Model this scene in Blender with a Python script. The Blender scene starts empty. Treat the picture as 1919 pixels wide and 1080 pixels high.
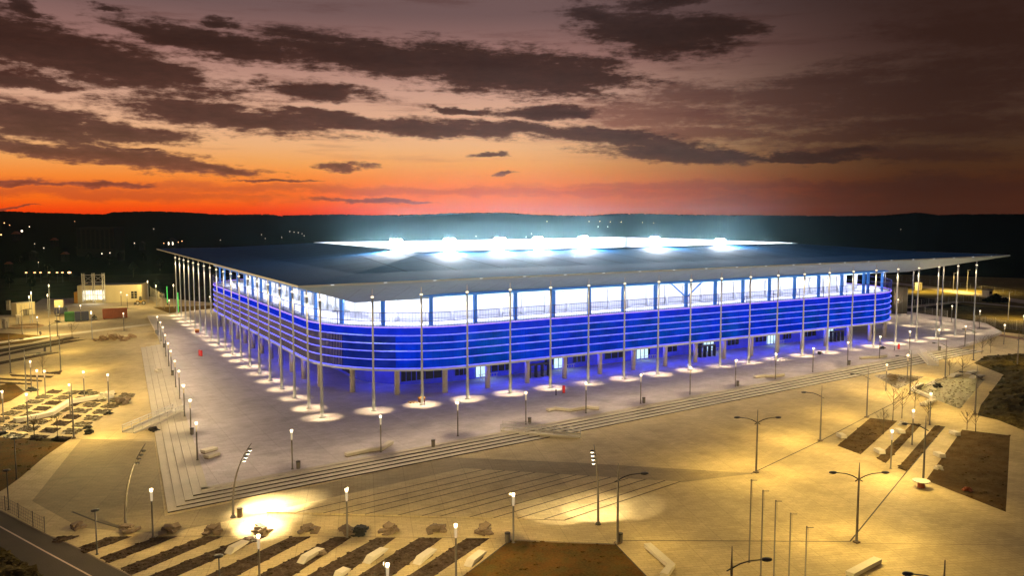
import bpy, math, random
from math import radians as R, sin, cos, pi, atan2, sqrt, hypot
random.seed(11)
sc = bpy.context.scene
COL = sc.collection
# ---------------------------------------------------------------- camera frame
CW, CH, FPX, CX, CY = 1919.0, 1080.0, 1498.0, 959.5, 540.0
PITCH = math.atan(132.0 / FPX)
CAM = (-35.461, -116.239, 30.0)
FWD = (0.50833, 0.86116)          # horizontal view direction
RGT = (0.86116, -0.50833)
LOW = -0.6                        # lower plaza level

def ray(px, py):
    x = (px - CX) / FPX; y = (py - CY) / FPX
    f = cos(PITCH) - y * sin(PITCH); u = -sin(PITCH) - y * cos(PITCH)
    return (f * FWD[0] + x * RGT[0], f * FWD[1] + x * RGT[1], u)

def P(px, py, z=LOW):
    """ground point (level z) seen at a pixel of the survey photograph"""
    d = ray(px, py); t = (z - CAM[2]) / d[2]
    return (CAM[0] + d[0] * t, CAM[1] + d[1] * t, z)

def azel(px, py):
    x = (px - CX) / FPX; y = (py - CY) / FPX
    f = cos(PITCH) - y * sin(PITCH); u = -sin(PITCH) - y * cos(PITCH)
    return math.degrees(atan2(x, f)), math.degrees(atan2(u, hypot(x, f)))

def s2l(c):
    return tuple(((v / 255) / 12.92 if v / 255 <= 0.04045 else ((v / 255 + 0.055) / 1.055) ** 2.4) for v in c)

# ---------------------------------------------------------------- materials
def new_mat(name):
    m = bpy.data.materials.new(name); m.use_nodes = True
    return m, m.node_tree, m.node_tree.nodes['Principled BSDF']

def mat(name, col, rough=0.7, metal=0.0, var=0.25, scale=0.6, fine=6.0, bump=0.0, spec=0.4, emit=None, es=0.0, col2=None):
    m, nt, b = new_mat(name)
    b.inputs['Roughness'].default_value = rough; b.inputs['Metallic'].default_value = metal
    b.inputs['Specular IOR Level'].default_value = spec
    tc = nt.nodes.new('ShaderNodeTexCoord')
    n1 = nt.nodes.new('ShaderNodeTexNoise'); n1.inputs['Scale'].default_value = scale; n1.inputs['Detail'].default_value = 5
    n2 = nt.nodes.new('ShaderNodeTexNoise'); n2.inputs['Scale'].default_value = fine; n2.inputs['Detail'].default_value = 4
    nt.links.new(tc.outputs['Object'], n1.inputs['Vector']); nt.links.new(tc.outputs['Object'], n2.inputs['Vector'])
    ad = nt.nodes.new('ShaderNodeMath'); ad.operation = 'ADD'
    nt.links.new(n1.outputs['Fac'], ad.inputs[0]); nt.links.new(n2.outputs['Fac'], ad.inputs[1])
    mr = nt.nodes.new('ShaderNodeMapRange')
    mr.inputs['From Min'].default_value = 0.6; mr.inputs['From Max'].default_value = 1.4
    mr.inputs['To Min'].default_value = 1 - var; mr.inputs['To Max'].default_value = 1 + var
    nt.links.new(ad.outputs[0], mr.inputs['Value'])
    mx = nt.nodes.new('ShaderNodeVectorMath'); mx.operation = 'SCALE'; mx.inputs[0].default_value = col
    nt.links.new(mr.outputs[0], mx.inputs['Scale']); nt.links.new(mx.outputs[0], b.inputs['Base Color'])
    if col2:
        n3 = nt.nodes.new('ShaderNodeTexNoise'); n3.inputs['Scale'].default_value = scale * 2.3; n3.inputs['Detail'].default_value = 8; n3.inputs['Roughness'].default_value = .7; nt.links.new(tc.outputs['Object'], n3.inputs['Vector'])
        r3 = nt.nodes.new('ShaderNodeMapRange'); r3.inputs['From Min'].default_value = .42; r3.inputs['From Max'].default_value = .6; nt.links.new(n3.outputs['Fac'], r3.inputs['Value'])
        m3 = nt.nodes.new('ShaderNodeMix'); m3.data_type = 'RGBA'; m3.inputs['A'].default_value = (*col, 1); m3.inputs['B'].default_value = (*col2, 1); nt.links.new(r3.outputs[0], m3.inputs['Factor']); nt.links.new(m3.outputs['Result'], mx.inputs[0])
    if bump:
        bp = nt.nodes.new('ShaderNodeBump'); bp.inputs['Strength'].default_value = bump; bp.inputs['Distance'].default_value = 0.08
        nt.links.new(n2.outputs['Fac'], bp.inputs['Height']); nt.links.new(bp.outputs[0], b.inputs['Normal'])
    if emit:
        b.inputs['Emission Color'].default_value = (*emit, 1); b.inputs['Emission Strength'].default_value = es
    return m

def paver(name, col, size=(1.2, 0.6), joint=0.62, var=0.08, rot=0.0, rough=0.75):
    m, nt, b = new_mat(name)
    b.inputs['Roughness'].default_value = rough; b.inputs['Specular IOR Level'].default_value = 0.2
    tc = nt.nodes.new('ShaderNodeTexCoord'); mp = nt.nodes.new('ShaderNodeMapping'); mp.inputs['Rotation'].default_value[2] = rot
    nt.links.new(tc.outputs['Object'], mp.inputs['Vector'])
    br = nt.nodes.new('ShaderNodeTexBrick'); br.inputs['Scale'].default_value = 1.0
    br.inputs['Brick Width'].default_value = size[0]; br.inputs['Row Height'].default_value = size[1]
    br.inputs['Mortar Size'].default_value = 0.025; br.inputs['Mortar Smooth'].default_value = 0.3
    br.inputs['Color1'].default_value = (1 - var, 1 - var, 1 - var, 1); br.inputs['Color2'].default_value = (1 + var, 1 + var, 1 + var, 1)
    br.inputs['Mortar'].default_value = (joint, joint, joint, 1)
    nt.links.new(mp.outputs[0], br.inputs['Vector'])
    def noise(s, lo, hi, det=6, stretch=None):
        n = nt.nodes.new('ShaderNodeTexNoise'); n.inputs['Scale'].default_value = s; n.inputs['Detail'].default_value = det
        src = tc.outputs['Object']
        if stretch:
            q = nt.nodes.new('ShaderNodeMapping'); q.inputs['Scale'].default_value = stretch
            nt.links.new(src, q.inputs['Vector']); src = q.outputs[0]
        nt.links.new(src, n.inputs['Vector'])
        r = nt.nodes.new('ShaderNodeMapRange'); r.inputs['From Min'].default_value = 0.3; r.inputs['From Max'].default_value = 0.7
        r.inputs['To Min'].default_value = lo; r.inputs['To Max'].default_value = hi
        nt.links.new(n.outputs['Fac'], r.inputs['Value']); return r.outputs[0]
    f1 = noise(0.06, 0.91, 1.08, 7); f2 = noise(0.5, 0.93, 1.06, 6); f3 = noise(5.0, 0.93, 1.07, 3)
    a = nt.nodes.new('ShaderNodeMath'); a.operation = 'MULTIPLY'; nt.links.new(f1, a.inputs[0]); nt.links.new(f2, a.inputs[1])
    c = nt.nodes.new('ShaderNodeMath'); c.operation = 'MULTIPLY'; nt.links.new(a.outputs[0], c.inputs[0]); nt.links.new(f3, c.inputs[1])
    v = nt.nodes.new('ShaderNodeVectorMath'); v.operation = 'MULTIPLY'; v.inputs[1].default_value = col
    nt.links.new(br.outputs['Color'], v.inputs[0])
    b2 = nt.nodes.new('ShaderNodeTexBrick'); b2.offset = 0.0; b2.inputs['Scale'].default_value = 1.0; b2.inputs['Brick Width'].default_value = size[0] * 4; b2.inputs['Row Height'].default_value = size[0] * 4
    b2.inputs['Mortar Size'].default_value = 0.05; b2.inputs['Mortar Smooth'].default_value = .4; b2.inputs['Color1'].default_value = (.96, .96, .96, 1); b2.inputs['Color2'].default_value = (1.05, 1.05, 1.05, 1); b2.inputs['Mortar'].default_value = (.84, .84, .84, 1); nt.links.new(mp.outputs[0], b2.inputs['Vector'])
    v2 = nt.nodes.new('ShaderNodeVectorMath'); v2.operation = 'MULTIPLY'; nt.links.new(v.outputs[0], v2.inputs[0]); nt.links.new(b2.outputs['Color'], v2.inputs[1]); v = v2
    st = noise(0.22, 0.0, 1.0, 9, (1.0, 1.0, 1.0)); sr = nt.nodes.new('ShaderNodeMapRange'); sr.inputs['From Min'].default_value = .55; sr.inputs['From Max'].default_value = .95; sr.inputs['To Min'].default_value = 1.0; sr.inputs['To Max'].default_value = .84; nt.links.new(st, sr.inputs['Value'])
    c2_ = nt.nodes.new('ShaderNodeMath'); c2_.operation = 'MULTIPLY'; nt.links.new(c.outputs[0], c2_.inputs[0]); nt.links.new(sr.outputs[0], c2_.inputs[1]); c = c2_
    s = nt.nodes.new('ShaderNodeVectorMath'); s.operation = 'SCALE'
    nt.links.new(v.outputs[0], s.inputs[0]); nt.links.new(c.outputs[0], s.inputs['Scale'])
    nt.links.new(s.outputs[0], b.inputs['Base Color'])
    bp = nt.nodes.new('ShaderNodeBump'); bp.inputs['Strength'].default_value = 0.25; bp.inputs['Distance'].default_value = 0.02
    nt.links.new(c.outputs[0], bp.inputs['Height']); nt.links.new(bp.outputs[0], b.inputs['Normal'])
    return m

def emis(name, col, s, var=0.0, scale=3.0):
    m = bpy.data.materials.new(name); m.use_nodes = True; nt = m.node_tree; nt.nodes.clear()
    o = nt.nodes.new('ShaderNodeOutputMaterial'); e = nt.nodes.new('ShaderNodeEmission')
    e.inputs['Color'].default_value = (*col, 1); e.inputs['Strength'].default_value = s
    if var:
        tc = nt.nodes.new('ShaderNodeTexCoord'); n = nt.nodes.new('ShaderNodeTexNoise'); n.inputs['Scale'].default_value = scale
        nt.links.new(tc.outputs['Object'], n.inputs['Vector'])
        r = nt.nodes.new('ShaderNodeMapRange'); r.inputs['From Min'].default_value = 0.3; r.inputs['From Max'].default_value = 0.7
        r.inputs['To Min'].default_value = s * (1 - var); r.inputs['To Max'].default_value = s * (1 + var)
        nt.links.new(n.outputs['Fac'], r.inputs['Value']); nt.links.new(r.outputs[0], e.inputs['Strength'])
    nt.links.new(e.outputs[0], o.inputs['Surface'])
    return m

M = {}
M['podium'] = paver('podium_pavers', (0.50, 0.46, 0.50), (1.2, 0.6), 0.8)
M['plaza'] = paver('plaza_pavers', (0.48, 0.39, 0.22), (0.9, 0.45), 0.75, rot=0.35)
M['plaza_shaded'] = paver('plaza_shaded_pavers', (0.28, 0.225, 0.13), (0.9, 0.45), 0.75, rot=0.35)  # plaza pavers with shade put into their colour
M['step'] = mat('step_concrete', (0.44, 0.40, 0.33), 0.7, var=0.15, scale=0.4, fine=5, bump=0.15)
M['riser'] = mat('shaded_riser', (0.035, 0.028, 0.02), 0.8, var=0.2)  # step risers darkened, their shade put into the colour
M['joint'] = mat('drain_slot', (0.045, 0.038, 0.03), 0.8, var=0.2)
M['soil'] = mat('soil', (0.050, 0.032, 0.024), col2=(0.085, 0.062, 0.045), rough= 0.95, spec=0.05, var=0.65, scale=0.9, fine=5.0, bump=1.0)
M['lawn'] = mat('dry_lawn', (0.115, 0.058, 0.014), col2=(0.085, 0.062, 0.018), rough= 0.95, spec=0.05, var=0.5, scale=0.25, fine=5, bump=0.9)
M['bedbrown'] = mat('mulch', (0.075, 0.042, 0.014), col2=(0.105, 0.07, 0.03), rough= 0.95, spec=0.05, var=0.45, scale=0.35, fine=5, bump=0.8)
M['bank'] = mat('rough_grass_bank', (0.045, 0.032, 0.012), col2=(0.085, 0.068, 0.024), rough= 0.95, spec=0.05, var=0.7, scale=0.3, fine=3, bump=1.0)
M['gravel'] = mat('gravel', (0.10, 0.075, 0.038), 0.40, var=0.75, scale=1.6, fine=7, bump=1.0)
M['asphalt'] = mat('asphalt', (0.060, 0.047, 0.038), 0.85, var=0.3, scale=0.3, fine=7, bump=0.3)
M['paint'] = mat('road_paint', (0.55, 0.42, 0.35), 0.7, var=0.2)
M['field'] = mat('dark_field', (0.030, 0.024, 0.016), 0.95, spec=0.0, var=0.6, scale=0.02, fine=0.15)
M['yard'] = mat('yard_gravel', (0.36, 0.30, 0.20), 0.9, var=0.3, scale=0.12, fine=1.5, bump=0.3)
M['hill'] = mat('hill_earth', (0.007, 0.006, 0.0055), 1.0, spec=0.0, var=0.1, scale=0.01, fine=0.05)
M['wood'] = mat('winter_wood', (0.007, 0.006, 0.0055), 1.0, spec=0.0, var=0.1, scale=0.05, fine=0.4)
M['steel'] = mat('galvanised_steel', (0.50, 0.50, 0.50), 0.45, 0.6, var=0.12)
M['mast'] = mat('mast_paint', (0.34, 0.36, 0.40), 0.45, 0.1, var=0.08)
M['dark'] = mat('dark_metal', (0.045, 0.042, 0.040), 0.5, 0.4, var=0.15)
M['pole'] = mat('lamp_pole_grey', (0.16, 0.145, 0.13), 0.5, 0.4, var=0.15)
M['white'] = mat('white_concrete', (0.56, 0.52, 0.44), 0.65, var=0.10, scale=1.2, bump=0.08)
M['stone'] = mat('cut_stone', (0.17, 0.125, 0.09), 0.8, var=0.35, scale=1.5, fine=7, bump=0.5)
M['roof'] = mat('roof_membrane', (0.006, 0.075, 0.20), 0.9, var=0.12, scale=0.08, fine=0.6, spec=0.06)
M['roofdark'] = mat('roof_batten_caps', (0.012, 0.03, 0.07), 0.9, var=0.1, spec=0.0)
M['rim'] = mat('roof_edge_metal', (0.46, 0.52, 0.58), 0.4, 0.3, var=0.08)
M['soffit'] = mat('soffit_panels', (0.24, 0.33, 0.36), 0.55, 0.0, var=0.10, scale=0.15, fine=1.2)
M['ceil'] = mat('bowl_ceiling', (0.78, 0.80, 0.84), 0.7, var=0.05)
M['wallwhite'] = mat('bowl_wall_white', (0.80, 0.81, 0.86), 0.6, var=0.08, scale=0.3)
M['pillarbluelit'] = mat('blue_lit_steel', (0.04, 0.20, 0.58), 0.5, var=0.15, emit=(0.01, 0.09, 0.45), es=0.5)  # blue LED light put into the colour and a faint glow
M['pillar'] = mat('pillar_concrete', (0.40, 0.37, 0.35), 0.75, var=0.2, bump=0.2)
M['bluelitwall'] = mat('blue_lit_wall', (0.04, 0.06, 0.75), 0.7, var=0.25, scale=0.12, fine=0.8)  # blue light of the LEDs put into the wall colour
M['navy'] = mat('navy_glazing', (0.008, 0.010, 0.035), 0.25, var=0.3)
M['fin'] = mat('screen_fins', (0.27, 0.24, 0.24), 0.5, 0.3, var=0.12)
M['band'] = emis('backlit_blue_screen', (0.0, 0.018, 0.44), 1.0, 0.35, 0.35)
M['banddim'] = emis('backlit_blue_screen_graze_dim', (0.012, 0.014, 0.11), 1.0, 0.35, 0.35)  # left face: same screen, its grazing-view dimness put into the glow
M['bandmid'] = emis('backlit_blue_screen_graze_mid', (0.004, 0.013, 0.20), 1.0, 0.35, 0.35)  # corner step between the full and the dimmed glow
M['bandtop'] = emis('backlit_blue_screen_bright', (0.003, 0.018, 0.52), 1.0, 0.25, 0.35)
def lined(m):
    nt = m.node_tree; e = [n for n in nt.nodes if n.type == 'EMISSION'][0]; tc = nt.nodes.new('ShaderNodeTexCoord'); src = e.inputs['Strength'].links[0].from_socket
    sp = nt.nodes.new('ShaderNodeSeparateXYZ'); nt.links.new(tc.outputs['Object'], sp.inputs[0]); ad = nt.nodes.new('ShaderNodeMath'); ad.operation = 'ADD'; nt.links.new(sp.outputs[0], ad.inputs[0]); nt.links.new(sp.outputs[1], ad.inputs[1])
    f = None
    for per, wd, dp in ((0.55, .3, .10), (4.1, .02, .35)):
        pm = nt.nodes.new('ShaderNodeMath'); pm.operation = 'PINGPONG'; pm.inputs[1].default_value = per / 2; nt.links.new(ad.outputs[0], pm.inputs[0])
        r = nt.nodes.new('ShaderNodeMapRange'); r.inputs['From Min'].default_value = 0; r.inputs['From Max'].default_value = per * wd; r.inputs['To Min'].default_value = 1 - dp; r.inputs['To Max'].default_value = 1; nt.links.new(pm.outputs[0], r.inputs['Value'])
        g = nt.nodes.new('ShaderNodeMath'); g.operation = 'MULTIPLY'; nt.links.new(r.outputs[0], g.inputs[0]); nt.links.new(src if f is None else f, g.inputs[1]); f = g.outputs[0]
    # patchy lamps behind the sheet: each panel a little different
    n = nt.nodes.new('ShaderNodeTexNoise'); n.inputs['Scale'].default_value = 0.11; n.inputs['Detail'].default_value = 3; nt.links.new(tc.outputs['Object'], n.inputs['Vector'])
    cr = nt.nodes.new('ShaderNodeMix'); cr.data_type = 'RGBA'; c0 = e.inputs['Color'].default_value; cr.inputs['A'].default_value = (c0[0], c0[1], c0[2] * 1.1, 1); cr.inputs['B'].default_value = (c0[0] * .6, c0[1] + .022, c0[2] * .72, 1)
    r = nt.nodes.new('ShaderNodeMapRange'); r.inputs['From Min'].default_value = .4; r.inputs['From Max'].default_value = .65; nt.links.new(n.outputs['Fac'], r.inputs['Value']); nt.links.new(r.outputs[0], cr.inputs['Factor']); nt.links.new(cr.outputs['Result'], e.inputs['Color']); nt.links.new(f, e.inputs['Strength'])
lined(M['band'])
M['led'] = emis('led_strip', (0.15, 0.15, 1.0), 2.2, 0.25, 1.2)
M['ledtop'] = emis('led_strip_top', (0.34, 0.20, 1.0), 2.4, 0.25, 1.2)
M['rail'] = mat('railing_steel', (0.05, 0.06, 0.25), 0.5, 0.2, var=0.1)
M['railpanel'] = mat('railing_mesh_white', (0.75, 0.77, 0.85), 0.6, var=0.06)
M['flood'] = emis('floodlight_glass', (0.92, 0.96, 1.0), 18000.0)
M['floodadded'] = emis('floodlight_glass_added', (0.92, 0.96, 1.0), 3200.0)  # glass of the banks added for glare and near-roof light
M['lampglow'] = emis('lamp_glow', (1.0, 0.80, 0.48), 5.0)
M['lampglass'] = emis('lamp_glass', (1.0, 0.76, 0.45), 0.6)
M['masteye'] = emis('mast_luminaire', (1.0, 0.80, 0.52), 2.0)
M['edgeglow'] = emis('edge_glow', (0.85, 0.92, 1.0), 1.2)
M['spotglass'] = emis('spot_glass', (1.0, 0.86, 0.62), 9.0)
M['litdoor'] = emis('lit_doorway', (0.62, 0.86, 1.0), 1.3, 0.2, 0.8)
M['litwin'] = emis('lit_window', (1.0, 0.90, 0.62), 1.6, 0.35, 0.9)
M['farwarm'] = emis('far_lamp_warm', (1.0, 0.50, 0.20), 5.0)
M['farwhite'] = emis('far_lamp_white', (1.0, 0.84, 0.62), 4.0)
M['green'] = mat('green_paint', (0.015, 0.13, 0.02), 0.5, var=0.2)
M['greenpost'] = mat('green_lit_post', (0.05, 0.6, 0.15), 0.5, var=0.1, emit=(0.05, 0.75, 0.15), es=0.5)
M['blue'] = mat('blue_paint', (0.025, 0.028, 0.09), 0.5, var=0.25)
M['rust'] = mat('rust_orange_paint', (0.26, 0.065, 0.02), 0.65, var=0.3, scale=1.2)
M['orange'] = mat('orange_sheet', (0.70, 0.36, 0.04), 0.6, var=0.15)
M['cream'] = mat('cream_render', (0.62, 0.56, 0.38), 0.8, var=0.10, scale=0.2)
M['red'] = mat('red_enamel', (0.62, 0.02, 0.025), 0.4, var=0.1)
M['black'] = mat('black_rubber', (0.015, 0.014, 0.013), 0.7, var=0.2)
M['glass'] = mat('dark_glass', (0.02, 0.022, 0.025), 0.12, var=0.1)
M['yellow'] = mat('machine_yellow', (0.40, 0.26, 0.04), 0.55, var=0.2)
M['debris'] = mat('timber_debris', (0.33, 0.22, 0.12), 0.85, var=0.5, scale=1.5)
M['twig'] = mat('bare_bark', (0.075, 0.055, 0.032), 0.9, var=0.3)
M['farwall'] = mat('far_wall', (0.022, 0.018, 0.016), 0.9, var=0.3)
M['meshfence'] = mat('fence_wire', (0.42, 0.40, 0.36), 0.5, 0.4, var=0.1)
M['pitch'] = mat('pitch_grass', (0.06, 0.16, 0.04), 0.9, var=0.3)
M['seat'] = mat('seats', (0.45, 0.50, 0.70), 0.6, var=0.3)

# ---------------------------------------------------------------- objects
def tag(o, label=None, cat=None, group=None, kind=None):
    if label: o['label'] = label
    if cat: o['category'] = cat
    if group: o['group'] = group
    if kind: o['kind'] = kind
    return o

def thing(name, loc, label, cat, group=None, rz=0.0):
    o = bpy.data.objects.new(name, None); COL.objects.link(o)
    o.location = loc; o.rotation_euler[2] = rz; o.empty_display_size = 0.2
    return tag(o, label, cat, group)

class MB:
    def __init__(s): s.v = []; s.f = []; s.m = []
    def add(s, vs, fs, mi=0):
        k = len(s.v); s.v += [tuple(p) for p in vs]; s.f += [tuple(i + k for i in f) for f in fs]; s.m += [mi] * len(fs)
        return s
    def box(s, x0, x1, y0, y1, z0, z1, mi=0):
        return s.add([(x0, y0, z0), (x1, y0, z0), (x1, y1, z0), (x0, y1, z0), (x0, y0, z1), (x1, y0, z1), (x1, y1, z1), (x0, y1, z1)],
                     [(0, 3, 2, 1), (4, 5, 6, 7), (0, 1, 5, 4), (1, 2, 6, 5), (2, 3, 7, 6), (3, 0, 4, 7)], mi)
    def obox(s, c, d, l, w, z0, z1, mi=0, taper=1.0):
        """box centred on c=(x,y), long axis along unit d, top scaled by taper"""
        n = (-d[1], d[0]); vs = []
        for z, k in ((z0, 1.0), (z1, taper)):
            for a, b in ((-1, -1), (1, -1), (1, 1), (-1, 1)):
                vs.append((c[0] + d[0] * a * l / 2 * k + n[0] * b * w / 2 * k, c[1] + d[1] * a * l / 2 * k + n[1] * b * w / 2 * k, z))
        return s.add(vs, [(0, 3, 2, 1), (4, 5, 6, 7), (0, 1, 5, 4), (1, 2, 6, 5), (2, 3, 7, 6), (3, 0, 4, 7)], mi)
    def prism(s, poly, z0, z1, mi=0, side=None):
        n = len(poly)
        a = sum(poly[i][0] * poly[(i + 1) % n][1] - poly[(i + 1) % n][0] * poly[i][1] for i in range(n))
        if a < 0: poly = poly[::-1]
        vs = [(p[0], p[1], z0) for p in poly] + [(p[0], p[1], z1) for p in poly]
        s.add(vs, [tuple(range(n, 2 * n))], mi)
        k = len(s.v) - 2 * n
        for i in range(n):
            j = (i + 1) % n; s.f.append((k + i, k + j, k + n + j, k + n + i)); s.m.append(mi if side is None else side)
        s.f.append(tuple(k + i for i in reversed(range(n)))); s.m.append(mi)
        return s
    def sheet(s, poly, z, mi=0):
        n = len(poly)
        a = sum(poly[i][0] * poly[(i + 1) % n][1] - poly[(i + 1) % n][0] * poly[i][1] for i in range(n))
        if a < 0: poly = poly[::-1]
        return s.add([(p[0], p[1], z) for p in poly], [tuple(range(n))], mi)
    def tube(s, pts, rs, n=8, mi=0, cap=True):
        """tapered tube through 3-D points"""
        k0 = len(s.v); m = len(pts)
        if not isinstance(rs, (list, tuple)): rs = [rs] * m
        for i, p in enumerate(pts):
            a = pts[max(0, i - 1)]; b = pts[min(m - 1, i + 1)]
            t = [b[j] - a[j] for j in range(3)]; L = sqrt(sum(q * q for q in t)) or 1; t = [q / L for q in t]
            u = (1, 0, 0) if abs(t[2]) > 0.9 else (0, 0, 1)
            e1 = [t[1] * u[2] - t[2] * u[1], t[2] * u[0] - t[0] * u[2], t[0] * u[1] - t[1] * u[0]]
            l1 = sqrt(sum(q * q for q in e1)); e1 = [q / l1 for q in e1]
            e2 = [t[1] * e1[2] - t[2] * e1[1], t[2] * e1[0] - t[0] * e1[2], t[0] * e1[1] - t[1] * e1[0]]
            for j in range(n):
                an = 2 * pi * j / n
                s.v.append(tuple(p[q] + rs[i] * (cos(an) * e1[q] + sin(an) * e2[q]) for q in range(3)))
        for i in range(m - 1):
            for j in range(n):
                a = k0 + i * n + j; b = k0 + i * n + (j + 1) % n
                s.f.append((a, b, b + n, a + n)); s.m.append(mi)
        if cap:
            s.f.append(tuple(k0 + j for j in reversed(range(n)))); s.m.append(mi)
            s.f.append(tuple(k0 + (m - 1) * n + j for j in range(n))); s.m.append(mi)
        return s
    def lathe(s, c, prof, n=12, mi=0):
        """prof: (radius, z) pairs, around vertical axis through c=(x,y)"""
        k0 = len(s.v)
        for r, z in prof:
            for j in range(n):
                an = 2 * pi * j / n; s.v.append((c[0] + r * cos(an), c[1] + r * sin(an), z))
        for i in range(len(prof) - 1):
            for j in range(n):
                a = k0 + i * n + j; b = k0 + i * n + (j + 1) % n
                s.f.append((a, b, b + n, a + n)); s.m.append(mi)
        s.f.append(tuple(k0 + j for j in reversed(range(n)))); s.m.append(mi)
        s.f.append(tuple(k0 + (len(prof) - 1) * n + j for j in range(n))); s.m.append(mi)
        return s
    def blob(s, c, r, sq=(1, 1, 1), rough=0.25, seg=(7, 5), mi=0, rnd=random):
        k0 = len(s.v); a, b = seg
        for i in range(1, b):
            th = pi * i / b
            for j in range(a):
                ph = 2 * pi * j / a + i * 0.4; q = r * (1 + rnd.uniform(-rough, rough))
                s.v.append((c[0] + q * sq[0] * sin(th) * cos(ph), c[1] + q * sq[1] * sin(th) * sin(ph), c[2] + q * sq[2] * cos(th)))
        t = len(s.v); s.v.append((c[0], c[1], c[2] + r * sq[2])); s.v.append((c[0], c[1], c[2] - r * sq[2]))
        for i in range(b - 2):
            for j in range(a):
                p = k0 + i * a + j; q = k0 + i * a + (j + 1) % a
                s.f.append((p, p + a, q + a, q)); s.m.append(mi)
        for j in range(a):
            s.f.append((t, k0 + j, k0 + (j + 1) % a)); s.m.append(mi)
            s.f.append((t + 1, k0 + (b - 2) * a + (j + 1) % a, k0 + (b - 2) * a + j)); s.m.append(mi)
        return s
    def slab(s, c, l, w, h, rz, tilt=0.0, roll=0.0, mi=0):
        """rough block, tilted"""
        vs = []
        for z in (-h / 2, h / 2):
            for a, b in ((-1, -1), (1, -1), (1, 1), (-1, 1)):
                x = a * l / 2 * random.uniform(0.8, 1.0); y = b * w / 2 * random.uniform(0.8, 1.0); zz = z
                x, zz = x * cos(tilt) - zz * sin(tilt), x * sin(tilt) + zz * cos(tilt)
                y, zz = y * cos(roll) - zz * sin(roll), y * sin(roll) + zz * cos(roll)
                x, y = x * cos(rz) - y * sin(rz), x * sin(rz) + y * cos(rz)
                vs.append((c[0] + x, c[1] + y, c[2] + zz))
        return s.add(vs, [(0, 3, 2, 1), (4, 5, 6, 7), (0, 1, 5, 4), (1, 2, 6, 5), (2, 3, 7, 6), (3, 0, 4, 7)], mi)
    def build(s, name, mats, parent=None, smooth=False, world=False):
        me = bpy.data.meshes.new(name)
        vs = s.v
        if parent is not None and world:
            l = root_loc(parent); vs = [(p[0] - l[0], p[1] - l[1], p[2] - l[2]) for p in vs]
        me.from_pydata(vs, [], s.f); me.update()
        if not isinstance(mats, (list, tuple)): mats = [mats]
        for m in mats: me.materials.append(m)
        for p, i in zip(me.polygons, s.m):
            p.material_index = i; p.use_smooth = smooth
        o = bpy.data.objects.new(name, me); COL.objects.link(o)
        if parent is not None: o.parent = parent
        return o

def root_loc(o):
    l = [0, 0, 0]
    while o is not None:
        l = [l[i] + o.location[i] for i in range(3)]; o = o.parent
    return l

def structure(name, mb, mats, smooth=False):
    o = mb.build(name, mats, smooth=smooth); o['kind'] = 'structure'; return o

KIDS = {}
def copy_tree(o, parent=None):
    c = o.copy(); COL.objects.link(c)
    if parent is not None: c.parent = parent
    for k in list(o.children): copy_tree(k, c)
    return c

def light(kind, parent, loc, energy, color, target=None, size=0.15, angle=None, blend=0.6):
    d = bpy.data.lights.new(kind.lower() + '_light', kind); d.energy = energy; d.color = color
    if kind in ('POINT', 'SPOT'): d.shadow_soft_size = size
    if kind == 'SPOT': d.spot_size = angle; d.spot_blend = blend
    if kind == 'AREA':
        d.shape = 'RECTANGLE'; d.size, d.size_y = size
    o = bpy.data.objects.new('lamp_light', d); COL.objects.link(o); o.location = loc
    if parent is not None: o.parent = parent
    if kind == 'AREA' and target == (0, 0, -1): target = None
    if target is not None:
        import mathutils
        o.rotation_euler = mathutils.Vector(target).to_track_quat('-Z', 'Y').to_euler()
    return o

ORD = ['first', 'second', 'third', 'fourth', 'fifth', 'sixth', 'seventh', 'eighth', 'ninth', 'tenth', 'eleventh', 'twelfth',
       'thirteenth', 'fourteenth', 'fifteenth', 'sixteenth', 'seventeenth', 'eighteenth', 'nineteenth', 'twentieth']
WARM = (1.0, 0.74, 0.40); SODIUM = (1.0, 0.68, 0.19); COOL = (0.82, 0.90, 1.0)
K_LANT, K_STREET, K_MAST, K_HOT = 950.0, 5200.0, 30000.0, 5200.0

# ---------------------------------------------------------------- ground
b = MB(); b.sheet([(-1800, -400), (1900, -400), (1900, 2200), (-1800, 2200)], -0.80); structure('ground', b, M['field'])
pl = [(-60, -130), (75, -130), (120, -75), (175, -25), (186, -14), (186, 4), (180, 8), (180, 30), (100, 160), (-2, 172), (-8, 176), (-62, 176), (-75, 110), (-75, 20)]
b = MB(); b.prism(pl, -0.78, LOW); structure('plaza', b, M['plaza'])
# stadium podium, raised above the plaza, and the broad steps round its two open sides
X0, Y0 = -20.6, -24.0
XR, YB = 149.0, 103.0
def stepline(px, py): return P(px, py, 0)
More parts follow.
